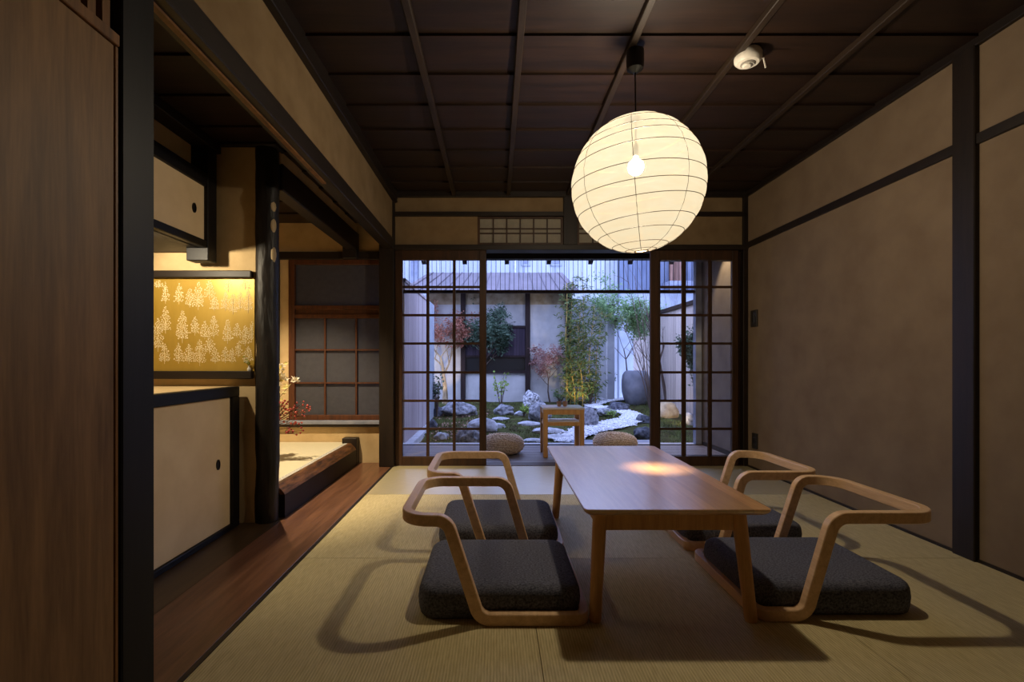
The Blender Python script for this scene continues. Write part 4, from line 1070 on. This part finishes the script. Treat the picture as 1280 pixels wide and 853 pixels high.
# several thin bare stems rising before the basin
p0 = gp(812, 511); bk = B(); random.seed(9)
for (tx, ty, Y) in ((770,385,p0.y), (780,330,p0.y-.1), (793,345,p0.y), (806,360,p0.y+.1), (788,420,p0.y), (815,400,p0.y)):
    q = Vector((PX(tx,Y), Y, PZ(ty,Y))); pts = []
    for i in range(9):
        u = i/8; c = p0.lerp(q, u); c.x += .05*math.sin(u*PI)+.02*noise.noise(Vector((u*5, tx, 0))); pts.append(c)
    bk.tube(pts, [.010*(1-.75*i/8) for i in range(9)], 5)
    for k in range(8):
        i = random.randint(3,7); c = pts[i]; e = c+Vector((random.uniform(-.22,.12), random.uniform(-.1,.1), random.uniform(.08,.28))); bk.tube([c, c.lerp(e,.5)+Vector((0,0,.02)), e], [.004,.003,.0015], 4)
solo('bare_shrub', bk, M['bark'], 'bare many-stemmed shrub in front of the stone basin', 'shrub', smooth=True)
# bamboo clump
random.seed(14)
t = thing('bamboo_clump', 'clump of lit green bamboo behind the veranda stool', 'bamboo', gp(722, 506))
for (px, py, top, lean_) in ((708,507,352,.3),(713,506,345,2),(722,507,372,3),(731,506,338,-3),(736,507,380,6),(728,508,400,-6),(744,506,388,8),(718,508,420,-8)):
    p = gp(px, py); hgt = (py-top)*p.y/F; st = B(); lv = B(); pts = []; rs = []
    for i in range(15):
        u = i/14; pts.append(p+Vector((lean_/72*u*u*1.1+.01*math.sin(u*9), .03*u, hgt*u-.02))); rs.append((.017 if px < 712 else .010)*(1-.65*u))
    st.tube(pts, rs, 7)
    for i in range(1, 14):
        c = pts[i]; st.tube([c-Vector((0,0,.004)), c+Vector((0,0,.004))], [rs[i]*1.25]*2, 7)
        for k in range(7 if i > 1 else 4):
            a = random.uniform(0, 2*PI); e = c+Vector((math.cos(a)*random.uniform(.06,.2), math.sin(a)*.12, random.uniform(.0,.14)))
            st.tube([c, e], [.0025,.0012], 3)
            for m_ in range(6):
                q = c.lerp(e, random.uniform(.35,1.05)); lv.leaf(q, (random.uniform(-1,1), random.uniform(-1,1), random.uniform(-.9,.25)), .019, random.uniform(.06,.10))
    s_ = part('culm', st, M['bamboo'], t, True); part('foliage', lv, M['leaf_bamboo'], s_)
def shrub(name, label, px, py, wpx, hpx, nst, mats, lsize, nl, seed, group='garden shrubs'):
    random.seed(seed); p = gp(px, py); W = wpx*p.y/F/2; Hh = hpx*p.y/F; bk, lf = B(), B()
    for i in range(nst):
        a = random.uniform(0, 2*PI); rr = random.uniform(.3,1)
        e = p+Vector((math.cos(a)*W*rr, math.sin(a)*W*rr*.7, Hh*random.uniform(.65,1)))
        pts = [p+Vector((0,0,-.02)), p.lerp(e,.4)+Vector((0,0,Hh*.08)), e]; bk.tube(pts, [.006,.004,.0015], 5)
        for k in range(nl):
            u = random.uniform(.35,1); c = pts[1].lerp(e, (u-.35)/.65) if u > .35 else pts[1]
            lf.leaf(c+Vector((random.uniform(-.03,.03),random.uniform(-.03,.03),random.uniform(-.03,.03))), (random.uniform(-1,1),random.uniform(-1,1),random.uniform(-.5,.9)), lsize[0], lsize[1]*random.uniform(.7,1.2))
    t = thing(name, label, 'shrub', p, group); part('stems', bk, mats[0], t, True); part('foliage', lf, mats[1], t)
shrub('leafy_sapling', 'fresh green leafy sapling in front of the old house wall', 626, 512, 26, 48, 9, (M['bark'], M['leaf_fresh']), (.035,.055), 9, 3)
shrub('dark_shrub', 'small dark green shrub left of the stone basin', 757, 499, 26, 34, 22, (M['bark'], M['leaf_dark']), (.02,.045), 14, 4)
shrub('fern_tuft', 'feathery fern tuft at the foot of the bamboo', 700, 504, 24, 16, 12, (M['bark'], M['leaf_light']), (.018,.05), 12, 5)
shrub('bamboo_undergrowth', 'low bushy greenery right under the bamboo', 737, 507, 30, 34, 22, (M['bark'], M['leaf_bamboo']), (.022,.055), 14, 6)
shrub('rock_fern', 'small bright fern left of the tall rock behind the stool', 655, 520, 16, 13, 12, (M['bark'], M['leaf_fresh']), (.02,.04), 10, 7)
shrub('fence_shrub', 'green shrub at the foot of the fence behind the left lattice door', 546, 522, 16, 60, 12, (M['bark'], M['leaf_dark']), (.03,.05), 10, 8)
shrub('grass_clump', 'grassy clump at the bend of the gravel stream', 764, 522, 12, 8, 16, (M['bark'], M['leaf_fresh']), (.012,.04), 8, 10)

# ================================================================== LIGHT
world = bpy.data.worlds.new('dusk'); scene.world = world; world.use_nodes = True
nt = world.node_tree; nt.nodes.clear(); wo = nt.nodes.new('ShaderNodeOutputWorld'); bg = nt.nodes.new('ShaderNodeBackground')
bg.inputs['Color'].default_value = (.43,.54,1.0,1); bg.inputs['Strength'].default_value = 4.6; L(nt, bg.outputs[0], wo.inputs['Surface'])
def light(name, typ, loc, energy, color, target=None, **kw):
    ld = bpy.data.lights.new(name, typ); ld.energy = energy; ld.color = color
    for k, v in kw.items(): setattr(ld, k, v)
    o = bpy.data.objects.new(name, ld); COL.objects.link(o); o.location = loc
    if target is not None: o.rotation_euler = (Vector(target)-Vector(loc)).to_track_quat('-Z', 'Y').to_euler()
    return o
WARM = (1.0, .78, .48)
light('alcove_spot', 'SPOT', (-1.60, 2.02, 1.39), 23, (1.0,.84,.58), (-1.42, 2.50, .95), spot_size=math.radians(140), spot_blend=.5, shadow_soft_size=.02)
light('picture_alcove_spot', 'SPOT', (-1.42, 3.0, 1.94), 170, (1.0,.80,.52), (-1.55, 3.35, .17), spot_size=math.radians(86), spot_blend=.6, shadow_soft_size=.012)
light('veranda_spot', 'SPOT', (1.93, 4.33, 2.06), 46, WARM, (2.02, 4.38, 0), spot_size=math.radians(60), spot_blend=.4, shadow_soft_size=.02)
q = gp(560, 511); light('maple_uplight', 'SPOT', q+Vector((.02,-.28,.05)), 34, (1.0,.78,.45), gp(556,504)+Vector((0,0,.5)), spot_size=math.radians(38), spot_blend=.6, shadow_soft_size=.02)
q = gp(722, 513); light('bamboo_uplight', 'SPOT', q+Vector((0,-.12,.06)), 34, (1.0,.80,.42), gp(722,506)+Vector((0,.1,.7)), spot_size=math.radians(80), spot_blend=.7, shadow_soft_size=.02)
q = gp(841, 531); light('boulder_light', 'SPOT', q+Vector((.06,-.22,.10)), 7, (1.0,.76,.42), gp(838,520)+Vector((0,.1,.1)), spot_size=math.radians(80), spot_blend=.7, shadow_soft_size=.02)

# ================================================================== CAMERA
cd = bpy.data.cameras.new('camera'); cam = bpy.data.objects.new('camera', cd); COL.objects.link(cam); scene.camera = cam
cam.location = (0, 0, H); cam.rotation_euler = (PI/2, 0, 0)
cd.sensor_width = 36; cd.lens = 36*F/1280; cd.shift_x = (640-CX)/1280; cd.shift_y = (CY-426.5)/1280; cd.clip_start = .02
vs_ = scene.view_settings; vs_.view_transform = 'Standard'; vs_.look = 'None'; vs_.gamma = 1; vs_.exposure = 0; vs_.use_curve_mapping = False
scene.cycles.use_denoising = True
scene.cycles.max_bounces = 10; scene.cycles.diffuse_bounces = 5; scene.cycles.transparent_max_bounces = 24
scene.cycles.sample_clamp_indirect = 6
